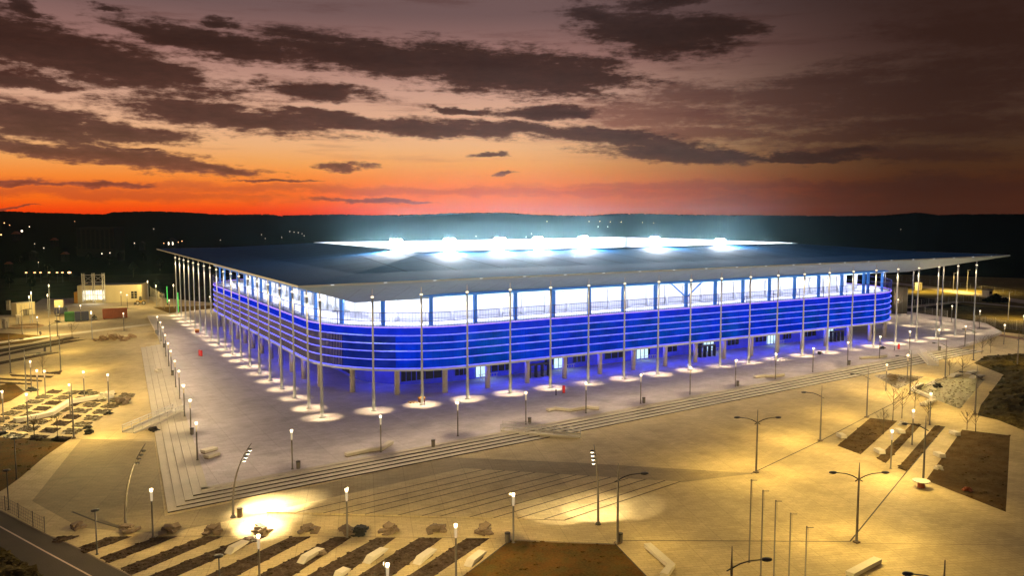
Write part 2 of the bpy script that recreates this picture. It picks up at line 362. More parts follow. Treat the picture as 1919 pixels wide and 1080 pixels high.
# front edge follows the photographed line
fe0 = P(377, 919, 0); fe1 = P(1790, 652, 0); le1 = P(297, 630, 0)
def along(a, c, t): return (a[0] + (c[0] - a[0]) * t, a[1] + (c[1] - a[1]) * t)
TR = 1.08
pod = [fe0[:2], fe1[:2], (164, fe1[1] + 4), (182, -2), (196, 10), (205, 45), (205, 175), (40, 175), (-8, 150), le1[:2]]
b = MB(); b.prism(pod, -0.7, 0.0); structure('podium', b, M['podium'])
fd = (fe1[0] - fe0[0], fe1[1] - fe0[1]); L = hypot(*fd); fd = (fd[0] / L, fd[1] / L); fn = (fd[1], -fd[0])
ld = (le1[0] - fe0[0], le1[1] - fe0[1]); L = hypot(*ld); ld = (ld[0] / L, ld[1] / L); ln = (-ld[1], ld[0])
b = MB()
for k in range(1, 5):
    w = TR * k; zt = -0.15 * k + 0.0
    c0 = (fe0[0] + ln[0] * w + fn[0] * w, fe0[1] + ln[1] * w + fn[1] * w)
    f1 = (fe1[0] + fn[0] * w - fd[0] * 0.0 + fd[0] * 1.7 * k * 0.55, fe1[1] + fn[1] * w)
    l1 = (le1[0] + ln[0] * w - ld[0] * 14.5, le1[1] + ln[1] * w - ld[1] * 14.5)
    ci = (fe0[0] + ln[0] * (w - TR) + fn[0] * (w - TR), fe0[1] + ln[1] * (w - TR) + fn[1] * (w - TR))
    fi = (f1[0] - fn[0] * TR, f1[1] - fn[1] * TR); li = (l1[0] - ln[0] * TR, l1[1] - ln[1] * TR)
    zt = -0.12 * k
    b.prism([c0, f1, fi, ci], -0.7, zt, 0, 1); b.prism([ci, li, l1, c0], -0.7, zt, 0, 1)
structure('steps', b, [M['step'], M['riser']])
b = MB()      # pale coping along the podium edge, with the dark slot below it
for a, c, n in ((fe0, fe1, fn), (fe0, le1, ln)):
    b.add([(a[0] - n[0] * 0.75, a[1] - n[1] * 0.75, 0.006), (c[0] - n[0] * 0.75, c[1] - n[1] * 0.75, 0.006), (c[0], c[1], 0.006), (a[0], a[1], 0.006)], [(0, 1, 2, 3)], 0)
structure('podium_coping', b, M['step'])

def strip(name, pts, w, z, m):
    b = MB()
    for a, c in zip(pts, pts[1:]):
        d = (c[0] - a[0], c[1] - a[1]); L = hypot(*d) or 1; n = (-d[1] / L * w / 2, d[0] / L * w / 2)
        b.add([(a[0] - n[0], a[1] - n[1], z), (c[0] - n[0], c[1] - n[1], z), (c[0] + n[0], c[1] + n[1], z), (a[0] + n[0], a[1] + n[1], z)], [(0, 1, 2, 3)])
    return structure(name, b, m)
def pix(pts, z=LOW): return [P(x, y, z) for x, y in pts]

# shade put into the colour: darkened plaza pavers by the podium corner and steps
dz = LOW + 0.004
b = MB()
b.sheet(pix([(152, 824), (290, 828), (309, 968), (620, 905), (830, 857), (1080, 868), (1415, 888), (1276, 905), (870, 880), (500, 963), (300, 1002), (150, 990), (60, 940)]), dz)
structure('apron_shade', b, M['plaza_shaded'])
# shallow fan of steps
up = [(870, 880.5), (1276, 904)]; lo = [(500, 963), (1060, 976)]
NF = 12; ex = [0, .10, .19, .26, .33, .44, .52, .58, .68, .76, .84, .93, 1.0]
b = MB()
for k in range(NF):
    q = []
    for t in (ex[k], ex[k + 1]):
        q.append((P(up[0][0] + (up[1][0] - up[0][0]) * t, up[0][1] + (up[1][1] - up[0][1]) * t), P(lo[0][0] + (lo[1][0] - lo[0][0]) * t, lo[0][1] + (lo[1][1] - lo[0][1]) * t)))
    b.prism([q[0][0][:2], q[1][0][:2], q[1][1][:2], q[0][1][:2]], -0.7, LOW + 0.012 + 0.012 * (NF - k), 0, 0)
structure('fan_steps', b, [M['plaza'], M['riser']])
b = MB()      # dark strips standing in for the shaded risers of the fan steps
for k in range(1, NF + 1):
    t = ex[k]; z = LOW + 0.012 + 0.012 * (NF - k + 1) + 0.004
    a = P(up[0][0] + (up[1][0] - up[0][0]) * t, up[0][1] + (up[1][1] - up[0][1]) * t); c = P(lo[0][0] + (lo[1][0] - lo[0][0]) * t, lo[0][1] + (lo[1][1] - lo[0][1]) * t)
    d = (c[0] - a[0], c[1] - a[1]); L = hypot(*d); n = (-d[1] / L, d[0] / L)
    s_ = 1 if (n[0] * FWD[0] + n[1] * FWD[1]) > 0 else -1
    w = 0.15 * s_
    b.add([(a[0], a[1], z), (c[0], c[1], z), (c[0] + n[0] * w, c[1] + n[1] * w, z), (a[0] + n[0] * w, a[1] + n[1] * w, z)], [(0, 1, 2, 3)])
structure('step_shade_lines', b, M['riser'])
# drain slots / joint lines of the paving
jz = LOW + 0.008
strip('drain_channel', pix([(1157, 1014), (1593, 1016), (1700, 884), (1771, 800)]), 0.14, jz, M['joint'])
strip('drain_channel', pix([(1407, 889), (1540, 826), (1626, 781), (1705, 741), (1825, 681)]), 0.16, jz, M['joint'])
strip('drain_channel', pix([(0, 818), (152, 824), (290, 826)]), 0.12, jz, M['joint'])
strip('drain_channel', pix([(290, 1006), (600, 1006), (930, 1010)]), 0.07, jz, M['joint'])
strip('drain_channel', pix([(135, 960), (180, 978), (235, 994)]), 0.22, jz, M['joint'])
strip('drain_channel', pix([(500, 965), (760, 970), (960, 973), (1060, 977)]), 0.06, jz, M['joint'])
strip('drain_channel', pix([(1593, 1019), (1919, 1023)]), 0.05, jz, M['joint'])

# ---------------------------------------------------------------- planting, lawns, roads
def bed(name, poly, m, z=LOW + 0.006, clods=0, seed=1):
    b = MB(); b.sheet(pix(poly), z)
    if clods:
        rnd = random.Random(seed); xs = [p[0] for p in poly]; ys = [p[1] for p in poly]
        n = 0; tries = 0
        while n < clods and tries < clods * 20:
            tries += 1; x = rnd.uniform(min(xs), max(xs)); y = rnd.uniform(min(ys), max(ys))
            ins = False; j = len(poly) - 1
            for i in range(len(poly)):
                if (poly[i][1] > y) != (poly[j][1] > y) and x < (poly[j][0] - poly[i][0]) * (y - poly[i][1]) / (poly[j][1] - poly[i][1]) + poly[i][0]: ins = not ins
                j = i
            if ins:
                p = P(x, y); r = rnd.uniform(0.06, 0.20); b.blob((p[0], p[1], z + r * 0.1), r, (1.3, 1.0, 0.5), 0.35, (5, 4), 0, rnd); n += 1
    return structure(name, b, m)

strips = [((108, 1006), (150, 1006), (100, 1016), (108, 1020)), ((207, 1006.5), (248, 1006.5), (143, 1028), (160, 1038)), ((295, 1006.5), (333, 1006.5), (188, 1046), (204, 1057)),
          ((382, 1006.5), (418, 1006.5), (225, 1066), (245, 1080)), ((465, 1006.5), (500, 1006.5), (275, 1082), (330, 1082)), ((545, 1007), (583, 1007), (378, 1084), (438, 1084)),
          ((627, 1007.5), (660, 1007.5), (470, 1086), (540, 1086)), ((706, 1008.5), (742, 1008.5), (565, 1086), (636, 1086)), ((785, 1009), (829, 1009.5), (662, 1086), (728, 1086)), ((874, 1010), (918, 1010), (756, 1086), (806, 1086))]
for i, (tl, tr, bl, br) in enumerate(strips):
    bed('soil_bed', [tl, tr, br, bl], M['soil'], clods=90, seed=i)
bed('lawn', [(957, 1014), (1153, 1022), (1216, 1086), (862, 1086)], M['lawn'], clods=60, seed=40)
strip('lawn_edging', pix([(862, 1086), (957, 1013), (1153, 1021), (1216, 1086)]), 0.12, LOW + 0.010, M['joint'])
bed('lawn', [(-30, 820), (132, 823), (82, 858), (38, 896), (12, 915), (-30, 940)], M['lawn'], clods=40, seed=41)
bed('lawn', [(-30, 728), (25, 718), (48, 735), (20, 752), (-30, 768)], M['lawn'], clods=20, seed=42)
bed('lawn', [(-30, 624), (20, 625), (100, 632), (60, 642), (-30, 654)], M['lawn'], clods=20, seed=43)
for i, q in enumerate([[(1631, 784), (1682, 789.5), (1613, 852.5), (1569, 836)], [(1710, 794), (1727, 796), (1660, 869), (1643, 860)],
                       [(1752, 798), (1771, 800), (1700, 885), (1682, 878)], [(1803, 806), (1893, 817), (1885, 960.5), (1735, 901)]]):
    bed('soil_bed', q, M['bedbrown'], clods=60, seed=50 + i)
bed('gravel_bed', [(1709, 733), (1756, 710), (1846, 711), (1799, 767)], M['gravel'], clods=260, seed=60)
bed('gravel_bed', [(1638, 704), (1664, 701), (1733, 706), (1682, 730)], M['gravel'], clods=160, seed=61)
for i, q in enumerate([[(-30, 660), (130, 633), (150, 634), (-30, 667)], [(-30, 671), (60, 651), (130, 638), (165, 636), (-30, 675)], [(-30, 684), (85, 662), (120, 660), (-30, 690)],
                       [(18, 702), (102, 705), (95, 709), (22, 706)], [(-30, 707), (80, 713), (78, 716), (-30, 711)], [(-30, 714), (60, 719), (58, 722), (-30, 718)], [(82, 699), (117, 696), (112, 702), (88, 701)]]):
    bed('soil_bed', q, M['soil'], clods=25, seed=70 + i)
# chequered planting squares on the far left
A0 = P(13.3, 802); A1 = P(134.8, 809.6); A2 = P(191, 772.6)
U = ((A1[0] - A0[0]) / 3, (A1[1] - A0[1]) / 3); V = ((A2[0] - A1[0]) / 3, (A2[1] - A1[1]) / 3)
b = MB(); bs = MB()
rnd = random.Random(5)
for i in range(-1, 4):
    for j in range(-1, 7):
        if i == -1 and j < 1: continue
        c = (A0[0] + U[0] * i + V[0] * j, A0[1] + U[1] * i + V[1] * j); h_ = 0.36
        q = [(c[0] + U[0] * s * h_ + V[0] * t * h_, c[1] + U[1] * s * h_ + V[1] * t * h_) for s, t in ((-1, -1), (1, -1), (1, 1), (-1, 1))]
        kind = 0 if rnd.random() < 0.55 else 1
        (b if kind == 0 else bs).sheet(q, LOW + 0.006)
        for _ in range(26 if kind == 0 else 46):
            s, t = rnd.uniform(-h_, h_), rnd.uniform(-h_, h_); r = rnd.uniform(0.06, 0.2) * (1.0 if kind == 0 else 1.5)
            (b if kind == 0 else bs).blob((c[0] + U[0] * s + V[0] * t, c[1] + U[1] * s + V[1] * t, LOW + 0.03), r, (1.2, 1, 0.6), 0.35, (5, 4), 0, rnd)
structure('soil_bed', b, M['soil']); structure('gravel_bed', bs, M['gravel'])
# road in the near left corner
b = MB(); b.sheet(pix([(-60, 930), (0, 958), (85, 1002), (107, 1009), (150, 1030), (190, 1053), (250, 1083), (150, 1140), (-60, 1050)]), LOW + 0.012); structure('road', b, M['asphalt'])
strip('road_line', pix([(-40, 968), (0, 988), (85, 1035), (172, 1082)]), 0.16, LOW + 0.018, M['paint'])
b = MB(); b.sheet(pix([(-60, 995), (0, 1025), (80, 1080), (90, 1130), (-60, 1130)]), LOW + 0.016); structure('verge', b, M['bank'])
strip('kerb', pix([(0, 958), (85, 1002), (150, 1030), (190, 1053), (250, 1083)]), 0.14, LOW + 0.03, M['stone'])
# rough grass bank on the right, mounded
def mound(name, poly, m, hmax, seed, n=46):
    """an uneven earth mound filling a pixel-surveyed polygon"""
    W = [P(x, y)[:2] for x, y in poly]; rnd = random.Random(seed)
    xs = [p[0] for p in W]; ys = [p[1] for p in W]
    def inside(x, y):
        r = False; j = len(W) - 1
        for i in range(len(W)):
            if (W[i][1] > y) != (W[j][1] > y) and x < (W[j][0] - W[i][0]) * (y - W[i][1]) / (W[j][1] - W[i][1]) + W[i][0]: r = not r
            j = i
        return r
    def dist(x, y):
        d = 1e9
        for i in range(len(W)):
            a = W[i]; c = W[(i + 1) % len(W)]; e = (c[0] - a[0], c[1] - a[1]); l = e[0] ** 2 + e[1] ** 2
            t = max(0, min(1, ((x - a[0]) * e[0] + (y - a[1]) * e[1]) / l)); d = min(d, hypot(x - a[0] - t * e[0], y - a[1] - t * e[1]))
        return d
    ph = [rnd.uniform(0, 6) for _ in range(6)]
    def hgt(x, y):
        if not inside(x, y): return -0.9
        d = dist(x, y); k = min(1, d / 5.0)
        return LOW + 0.05 + hmax * k * (0.55 + 0.25 * sin(x * 0.35 + ph[0]) * cos(y * 0.3 + ph[1]) + 0.2 * sin(x * 0.9 + ph[2] + y * 0.6) + 0.1 * sin(y * 1.7 + ph[3]) + rnd.uniform(-.08, .08))
    b = MB(); x0, x1, y0, y1 = min(xs) - 1, max(xs) + 1, min(ys) - 1, max(ys) + 1
    b.sheet([(p[0], p[1]) for p in W], LOW + 0.02)
    k0 = len(b.v)
    for j in range(n + 1):
        for i in range(n + 1):
            x = x0 + (x1 - x0) * i / n; y = y0 + (y1 - y0) * j / n; b.v.append((x, y, hgt(x, y)))
    for j in range(n):
        for i in range(n):
            a = k0 + j * (n + 1) + i; q = (a, a + 1, a + n + 2, a + n + 1)
            if max(b.v[k][2] for k in q) > -0.89: b.f.append(q); b.m.append(0)
    for _ in range(int(900)):
        x = rnd.uniform(x0, x1); y = rnd.uniform(y0, y1)
        if inside(x, y): b.blob((x, y, hgt(x, y)), rnd.uniform(0.15, 0.5), (1.2, 1.2, 0.7), 0.45, (5, 4), 0, rnd)
    return structure(name, b, m)
mound('grass_bank', [(1825, 681), (1850, 667), (1925, 664), (2080, 700), (2080, 860), (1925, 810), (1870, 788), (1832, 779), (1838, 760), (1881, 703)], M['bank'], 1.6, 3)
mound('grass_bank', [(-80, 1040), (0, 1030), (78, 1082), (60, 1130), (-80, 1130)], M['bank'], 0.5, 4, 20)

# ---------------------------------------------------------------- far right: fields, service road
b = MB(); b.sheet([P(1660, 545, -0.77)[:2], P(1960, 600, -0.77)[:2], P(2250, 560, -0.77)[:2], P(2000, 500, -0.77)[:2], P(1640, 500, -0.77)[:2]], -0.77)
structure('field', b, mat('olive_field', (0.13, 0.105, 0.03), 0.95, spec=0.05, var=0.45, scale=0.06, fine=0.7))
strip('service_road', [P(1640, 527, -0.74), P(1720, 536, -0.74), (P(1800, 548, -0.74)), P(1919, 566, -0.74), P(2100, 590, -0.74)], 9.0, -0.76, M['yard'])
b = MB(); b.sheet(pix([(1700, 586), (1755, 606), (1835, 625), (1925, 645), (2150, 690), (2150, 600), (1925, 580), (1800, 573)]), LOW - 0.10); structure('verge', b, M['bank'])
strip('path', pix([(1660, 589), (1750, 607), (1835, 622), (1925, 637), (2100, 665)]), 3.5, LOW + 0.006, mat('red_gravel', (0.20, 0.11, 0.075), 0.9, var=0.35))
strip('path', pix([(1690, 577), (1800, 565), (1925, 576)]), 4.0, LOW - 0.08, M['yard'])

# ---------------------------------------------------------------- far left: service yard
b = MB(); b.sheet(pix([(-200, 668), (160, 634), (300, 622), (345, 592), (420, 590), (420, 570), (280, 556), (80, 560), (30, 590), (-200, 600)]), LOW + 0.002); structure('yard', b, M['yard'])
strip('path', pix([(-40, 648), (60, 634), (130, 626), (300, 606)]), 3.2, LOW + 0.010, M['white'])
b = MB(); b.sheet(pix([(286, 576), (420, 572), (420, 588), (325, 590)]), LOW + 0.012); structure('lawn', b, M['lawn'])

# ================================================================= STADIUM
ST = thing('stadium', (82, 69, 0), 'wide flat roofed stadium wrapped in glowing blue bands behind a row of slender masts', 'stadium')
def ring(x0, x1, y0, y1, r, off=0.0, seg=14, step=None):
    """rounded rectangle, counter-clockwise, grown by off; optional even step"""
    x0 -= off; x1 += off; y0 -= off; y1 += off; r = max(0.3, r + off); pts = []
    for cx, cy, a0 in ((x1 - r, y0 + r, -90), (x1 - r, y1 - r, 0), (x0 + r, y1 - r, 90), (x0 + r, y0 + r, 180)):
        for i in range(seg + 1):
            a = R(a0 + 90 * i / seg); pts.append((cx + r * cos(a), cy + r * sin(a)))
    if step:
        out = []; n = len(pts)
        carry = 0.0
        for i in range(n):
            a = pts[i]; c = pts[(i + 1) % n]; l = hypot(c[0] - a[0], c[1] - a[1]); t = carry
            while t < l:
                out.append((a[0] + (c[0] - a[0]) * t / l, a[1] + (c[1] - a[1]) * t / l, (c[1] - a[1]) / l, -(c[0] - a[0]) / l)); t += step
            carry = t - l
        return out
    return pts
FX = (5.0, 160.0, 5.0, 134.0); FR = 22.0
def fring(off=0.0, seg=14): return ring(*FX, FR, off, seg)
def band(b, outer, inner, z0, z1, mi=0, caps=True):
    n = len(outer); k = len(b.v)
    b.v += [(p[0], p[1], z0) for p in outer] + [(p[0], p[1], z1) for p in outer] + [(p[0], p[1], z0) for p in inner] + [(p[0], p[1], z1) for p in inner]
    for i in range(n):
        j = (i + 1) % n
        b.f += [(k + i, k + j, k + n + j, k + n + i), (k + 2 * n + j, k + 2 * n + i, k + 3 * n + i, k + 3 * n + j)]; b.m += [mi, mi]
        if caps:
            b.f += [(k + n + i, k + n + j, k + 3 * n + j, k + 3 * n + i), (k + j, k + i, k + 2 * n + i, k + 2 * n + j)]; b.m += [mi, mi]
LZ = [4.57, 6.1, 7.52, 8.83, 10.15, 11.56]
for k in range(5):
    b = MB(); band(b, fring(-0.25), fring(-0.45), LZ[k] + 0.10, LZ[k + 1] - 0.10, 0)
    if k < 4:
        for (x, y, nx, ny) in ring(*FX, FR, -0.25, 14, 0.36):       # upright fins of the screen
            tx, ty = -ny, nx; vs = []
            if nx > -0.84 or ny > 0.5: continue
            for d, w in ((0.0, -0.02), (0.13, -0.02), (0.13, 0.02), (0.0, 0.02)):
                vs.append((x + nx * d + tx * w, y + ny * d + ty * w))
            b.add([(p[0], p[1], LZ[k] + 0.16) for p in vs] + [(p[0], p[1], LZ[k + 1] - 0.16) for p in vs],
                  [(0, 1, 5, 4), (1, 2, 6, 5), (2, 3, 7, 6), (4, 5, 6, 7), (3, 2, 1, 0)], 1)
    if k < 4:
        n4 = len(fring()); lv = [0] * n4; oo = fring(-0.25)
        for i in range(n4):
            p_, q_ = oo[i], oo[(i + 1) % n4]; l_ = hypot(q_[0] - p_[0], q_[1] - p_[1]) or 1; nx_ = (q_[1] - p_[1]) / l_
            lv[i] = 2 if nx_ < -0.86 else (3 if nx_ < -0.55 else 0)  # glow lowered by face direction to imitate the grazing view
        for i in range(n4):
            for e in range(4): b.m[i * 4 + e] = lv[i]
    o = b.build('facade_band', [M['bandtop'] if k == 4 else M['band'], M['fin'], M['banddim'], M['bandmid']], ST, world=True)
for k in range(6):
    b = MB(); band(b, fring(0.02), fring(-0.2), LZ[k] - 0.05, LZ[k] + 0.05, 0); b.build('light_strip', M['ledtop'] if k == 5 else M['led'], ST, world=True)
b = MB(); band(b, fring(0.05), fring(-0.9), 4.12, 4.42, 0); b.build('facade_edge', M['rim'], ST, world=True)
# upright seams of the screen and the deck slab
b = MB(); band(b, fring(-0.6), fring(-14.0), 11.35, 11.6, 0); b.build('deck', M['ceil'], ST, world=True)
b = MB(); band(b, fring(-0.6), fring(-14.0), 4.45, 4.7, 0); b.build('undercroft_ceiling', M['bluelitwall'], ST, world=True)
# railing above the screen
b = MB()
for z in (14.05, 12.62): band(b, fring(0.02), fring(-0.06), z - 0.05, z + 0.05, 0)
for i, (x, y, nx, ny) in enumerate(ring(*FX, FR, 0.0, 14, 0.55)):
    if nx > 0.9 or ny > 0.5: continue
    w = 0.05 if i % 15 == 0 else 0.012
    b.box(x - w, x + w, y - w, y + w, 11.66, 14.0)
b.build('railing', M['rail'], ST, world=True)
b = MB(); band(b, fring(-0.3), fring(-0.9), 16.75, 17.15, 0); b.build('ring_beam', M['pillarbluelit'], ST, world=True)
tm = bpy.data.materials.new('balustrade_mesh'); tm.use_nodes = True; tm.node_tree.nodes.clear(); to = tm.node_tree.nodes.new('ShaderNodeOutputMaterial'); tb = tm.node_tree.nodes.new('ShaderNodeBsdfTransparent'); tb.inputs['Color'].default_value = (0.82, 0.80, 0.95, 1); tm.node_tree.links.new(tb.outputs[0], to.inputs['Surface'])
b = MB(); q_ = fring(-0.12); n = len(q_); b.v += [(p[0], p[1], 11.66) for p in q_] + [(p[0], p[1], 14.0) for p in q_]; b.f += [(i, (i + 1) % n, n + (i + 1) % n, n + i) for i in range(n)]; b.m += [0] * n
b.build('balustrade', tm, ST, world=True)
# bowl behind the gap
b = MB(); band(b, fring(-12.0), fring(-12.6), 11.6, 16.2, 0); b.build('bowl_wall', M['wallwhite'], ST, world=True)
b = MB()
inn = ring(33.5, 147.5, 37, 112.5, 1.0, -3.0, 14); outr = ring(8.5, 157, 9, 130.5, 1.0, 0.2, 14)
k = len(b.v); n = len(inn); b.v += [(p[0], p[1], 16.12) for p in outr] + [(p[0], p[1], 17.6) for p in inn]
for i in range(n):
    j = (i + 1) % n; b.f.append((k + j, k + i, k + n + i, k + n + j)); b.m.append(0)
b.build('bowl_ceiling', M['ceil'], ST, world=True)
b = MB(); o1 = fring(-13.0); i1 = ring(32, 149, 33, 111, 12, 0, 14); k = 0
b.v += [(p[0], p[1], 14.5) for p in o1] + [(p[0], p[1], 1.2) for p in i1]
n = len(o1)
for i in range(n):
    j = (i + 1) % n; b.f.append((i, j, n + j, n + i)); b.m.append(0)
b.build('seating_bowl', M['seat'], ST, world=True)
b = MB(); b.sheet([(30, 31), (151, 31), (151, 113), (30, 113)], 0.02); b.build('pitch', M['pitch'], ST, world=True)
# upright columns in the gap, blue light put into their colour
rr = ring(*FX, FR, -1.9, 24, 8.2)
for (x, y, nx, ny) in rr:
    if nx > 0.9 or ny > 0.5: continue
    b = MB(); tx, ty = -ny, nx; b.obox((x, y), (tx, ty), 0.62, 0.45, 11.6, 17.3); b.build('gap_column', M['pillarbluelit'], ST, world=True)
for (x, y, nx, ny) in ring(*FX, FR, -8.5, 24, 5.1):
    if nx > 0.9 or ny > 0.5: continue
    b = MB(); b.tube([(x, y, 11.6), (x, y, 16.3)], 0.42, 8); b.build('gallery_column', M['wallwhite'], ST, smooth=True, world=True)
b = MB(); b.tube([(74.5, 6.6, 16.7), (78.8, 6.6, 13.6), (83.1, 6.6, 16.7)], 0.16, 6); b.build('brace', M['pillarbluelit'], ST, world=True)
# undercroft: pillars, recessed wall with openings
for (x, y, nx, ny) in ring(*FX, FR, -0.9, 24, 8.2):
    if nx > 0.9 or ny > 0.5: continue
    b = MB(); b.tube([(x, y, 0), (x, y, 4.2)], 0.47, 10); b.build('pillar', M['pillar'], ST, smooth=True, world=True)
b = MB(); band(b, fring(-9.0), fring(-9.4), 0.0, 4.5, 0); b.build('undercroft_wall', M['bluelitwall'], ST, world=True)
rnd = random.Random(8)
# dark glazed panels, lit doorways on the recessed wall (front y = 14)
for x in (20, 24, 30.5, 39, 50, 57, 66, 74, 81, 90, 100, 109, 118, 126, 134):
    b = MB(); w = rnd.uniform(1.2, 2.6); b.box(x - w, x + w, 13.86, 13.96, 1.0, 3.6)
    for i in range(4): b.box(x - w + i * w * 2 / 3 - 0.05, x - w + i * w * 2 / 3 + 0.05, 13.80, 13.86, 1.0, 3.6, 1)
    b.build('window', [M['navy'], M['bluelitwall']], ST, world=True)
for y in (30, 42, 55, 68, 82, 95, 108):
    b = MB(); b.box(13.86, 13.96, y - 2, y + 2, 0.6, 3.6); b.build('window', M['navy'], ST, world=True)
for px, py in ((905, 712), (1050, 692), (1203, 675), (1327, 657), (1446, 641), (1553, 630)):
    d = ray(px, py); t = (13.8 - CAM[1]) / d[1]; x = CAM[0] + d[0] * t
    b = MB(); b.box(x - 1.6, x + 1.6, 13.72, 13.84, 0.3, 3.9); dr = b.build('doorway', M['litdoor'], ST, world=True)
    fb = MB(); [fb.box(x + e - .06, x + e + .06, 13.64, 13.72, 0.3, 3.9) for e in (-1.6, -.55, .55, 1.6)]; fb.box(x - 1.6, x + 1.6, 13.64, 13.72, 2.5, 2.62); fo = fb.build('frame', M['navy'], dr); fo.data.transform(__import__('mathutils').Matrix.Translation((-82, -69, 0)))
    b = MB()
    for i in range(7): b.tube([(x - 1.7 + i * 0.6, 11.9, 0.0), (x - 1.7 + i * 0.6, 11.9, 1.15)], 0.04, 5)
    b.tube([(x - 1.9, 11.9, 1.15), (x + 2.2, 11.9, 1.15)], 0.05, 5); b.tube([(x - 1.9, 11.9, 0.6), (x + 2.2, 11.9, 0.6)], 0.03, 5)
    b.build('guard_rail', M['steel'], ST, world=True)
    light('AREA', ST, (x - 82, 13.5 - 69, 2.2), 90, (0.55, 0.85, 1.0), (0, -1, -0.35), (3.0, 3.2))
# roof: thin outer edge, soffit falling inwards, top rising to the opening
RX = (-4.0, 182.0, -3.0, 156.0); ZE = 20.3
def rect(x0, x1, y0, y1): return [(x0, y0), (x1, y0), (x1, y1), (x0, y1)]
def loft(b, A, za, B, zb, mi=0, flip=False, n=1):
    for i in range(4):
        j = (i + 1) % 4; q = [(*A[i], za), (*A[j], za), (*B[j], zb), (*B[i], zb)]
        if flip: q = q[::-1]
        b.add(q, [(0, 1, 2, 3)], mi)
E0 = rect(*RX); F1 = rect(9, 169, 10, 140); OP = rect(33.5, 147.5, 37, 112.5)
b = MB(); loft(b, E0, ZE, F1, 20.78); loft(b, F1, 20.78, OP, 22.7); b.build('roof', M['roof'], ST, world=True)
b = MB(); loft(b, E0, ZE - 0.28, E0, ZE + 0.02); 
b.build('roof_edge', M['rim'], ST, world=True)
b = MB(); loft(b, E0, ZE - 0.28, rect(8.5, 157, 9, 130.5), 16.1, 0, True)
b.build('soffit', M['soffit'], ST, world=True)
b = MB()    # panel seams of the soffit
for i in range(0, 46):
    x = -2 + i * 4.1; 
    if 3 < x < 158: b.add([(x - .04, -2.9, ZE - 0.30), (x + .04, -2.9, ZE - 0.30), (x + .04, 8.9, 16.08), (x - .04, 8.9, 16.08)], [(0, 1, 2, 3)])
b.build('soffit_seams', M['pole'], ST, world=True)
b = MB(); loft(b, OP, 18.6, OP, 22.75, 0, True); b.build('opening_fascia', M['wallwhite'], ST, world=True)
b = MB()
inn2 = rect(32.9, 148.1, 36.4, 113.1)
loft(b, inn2, 22.74, OP, 22.9); loft(b, OP, 22.9, OP, 22.7, 0); b.build('opening_kerb', M['rim'], ST, world=True)
# roof seams (raised batten caps)
b = MB()
for i in range(1, 18):
    x = 9 + i * 9.4
    b.add([(x - .12, 10.2, 20.80), (x + .12, 10.2, 20.80), (x + .12, 36.3, 22.70), (x - .12, 36.3, 22.70)], [(0, 1, 2, 3)])
for i in range(1, 15):
    y = 10 + i * 8.8
    b.add([(9.2, y - .12, 20.80), (33.0, y - .12, 22.70), (33.0, y + .12, 22.70), (9.2, y + .12, 20.80)], [(0, 1, 2, 3)])
b.build('roof_battens', M['roofdark'], ST, world=True)
# little lights set in the front roof edge
for i in range(22):
    b = MB(); x = 8.2 * i + 1.0; b.obox((x, -3.02), (1, 0), 0.5, 0.06, ZE - 0.12, ZE - 0.02); b.build('edge_light', M['edgeglow'], ST, world=True)
# floodlight banks round the opening
floods = []
def bank(x, y, face, n=6, glass='flood', up=0.0):
    fl = MB(); t = (-face[1], face[0]); w = n * 0.62
    fl.obox((x - face[0] * 0.25, y - face[1] * 0.25), t, w + 0.3, 0.18, 22.35 + up, 23.35 + up)
    for s in (-1, 1): fl.tube([(x + t[0] * s * w * 0.4 - face[0] * .3, y + t[1] * s * w * 0.4 - face[1] * .3, 22.6), (x + t[0] * s * w * 0.4 - face[0] * .3, y + t[1] * s * w * 0.4 - face[1] * .3, 23.3 + up)], 0.09, 6)
    o = fl.build('floodlight_bank', M['steel'], ST, world=True)
    lp = MB()
    for i in range(n):
        for r in range(2):
            c = (x + t[0] * (i - (n - 1) / 2) * 0.62, y + t[1] * (i - (n - 1) / 2) * 0.62, 22.62 + up + r * 0.52)
            lp.tube([(c[0] - face[0] * .12, c[1] - face[1] * .12, c[2] + .05), (c[0] + face[0] * .1, c[1] + face[1] * .1, c[2] - .05)], [0.16, 0.25], 10, 1)
            lp.m[-1] = 0
    q = lp.build('lamp_glass', [M[glass], M['dark']], o); 
    q.data.transform(__import__('mathutils').Matrix.Translation((-82, -69, 0)))
for px, py in ((742, 452), (842, 450), (936, 449), (1008, 448), (1092, 447)):
    d = ray(px, 450); t = (112.9 - CAM[1]) / d[1]; x = CAM[0] + d[0] * t
    bank(min(max(x, 36), 147), 112.9, (0, -1))
for px in (842, 936, 1008, 1092, 1228, 1350):  # added near-rim banks, turned outward to give glare and light the roof
    d = ray(px, 464); t = (36.2 - CAM[1]) / d[1]; bank(CAM[0] + d[0] * t, 36.2, (0, -1), 5 if px in (842, 1350, 1228) else 4, 'floodadded', 0.75)
d = ray(742, 462); t = (32.6 - CAM[0]) / d[0]; bank(32.6, CAM[1] + d[1] * t, (-0.7071, -0.7071), 5, 'floodadded', 0.75)  # one more added outward bank, on the left rim
for px in (1228, 1350):
    d = ray(px, 452); t = (147.8 - CAM[0]) / d[0]; bank(147.8, CAM[1] + d[1] * t, (-1, 0))
light('AREA', ST, (90 - 82, 111.5 - 69, 23.8), 120000, COOL, (0, -1, -0.16), (95, 1.2))
light('AREA', ST, (146.5 - 82, 74 - 69, 23.8), 50000, COOL, (-1, 0, -0.16), (60, 1.2))
light('AREA', ST, (90 - 82, 38.5 - 69, 20.0), 90000, COOL, (0, 1, -0.12), (100, 1.2))
light('AREA', ST, (35 - 82, 75 - 69, 20.0), 40000, COOL, (1, 0, -0.12), (66, 1.2))
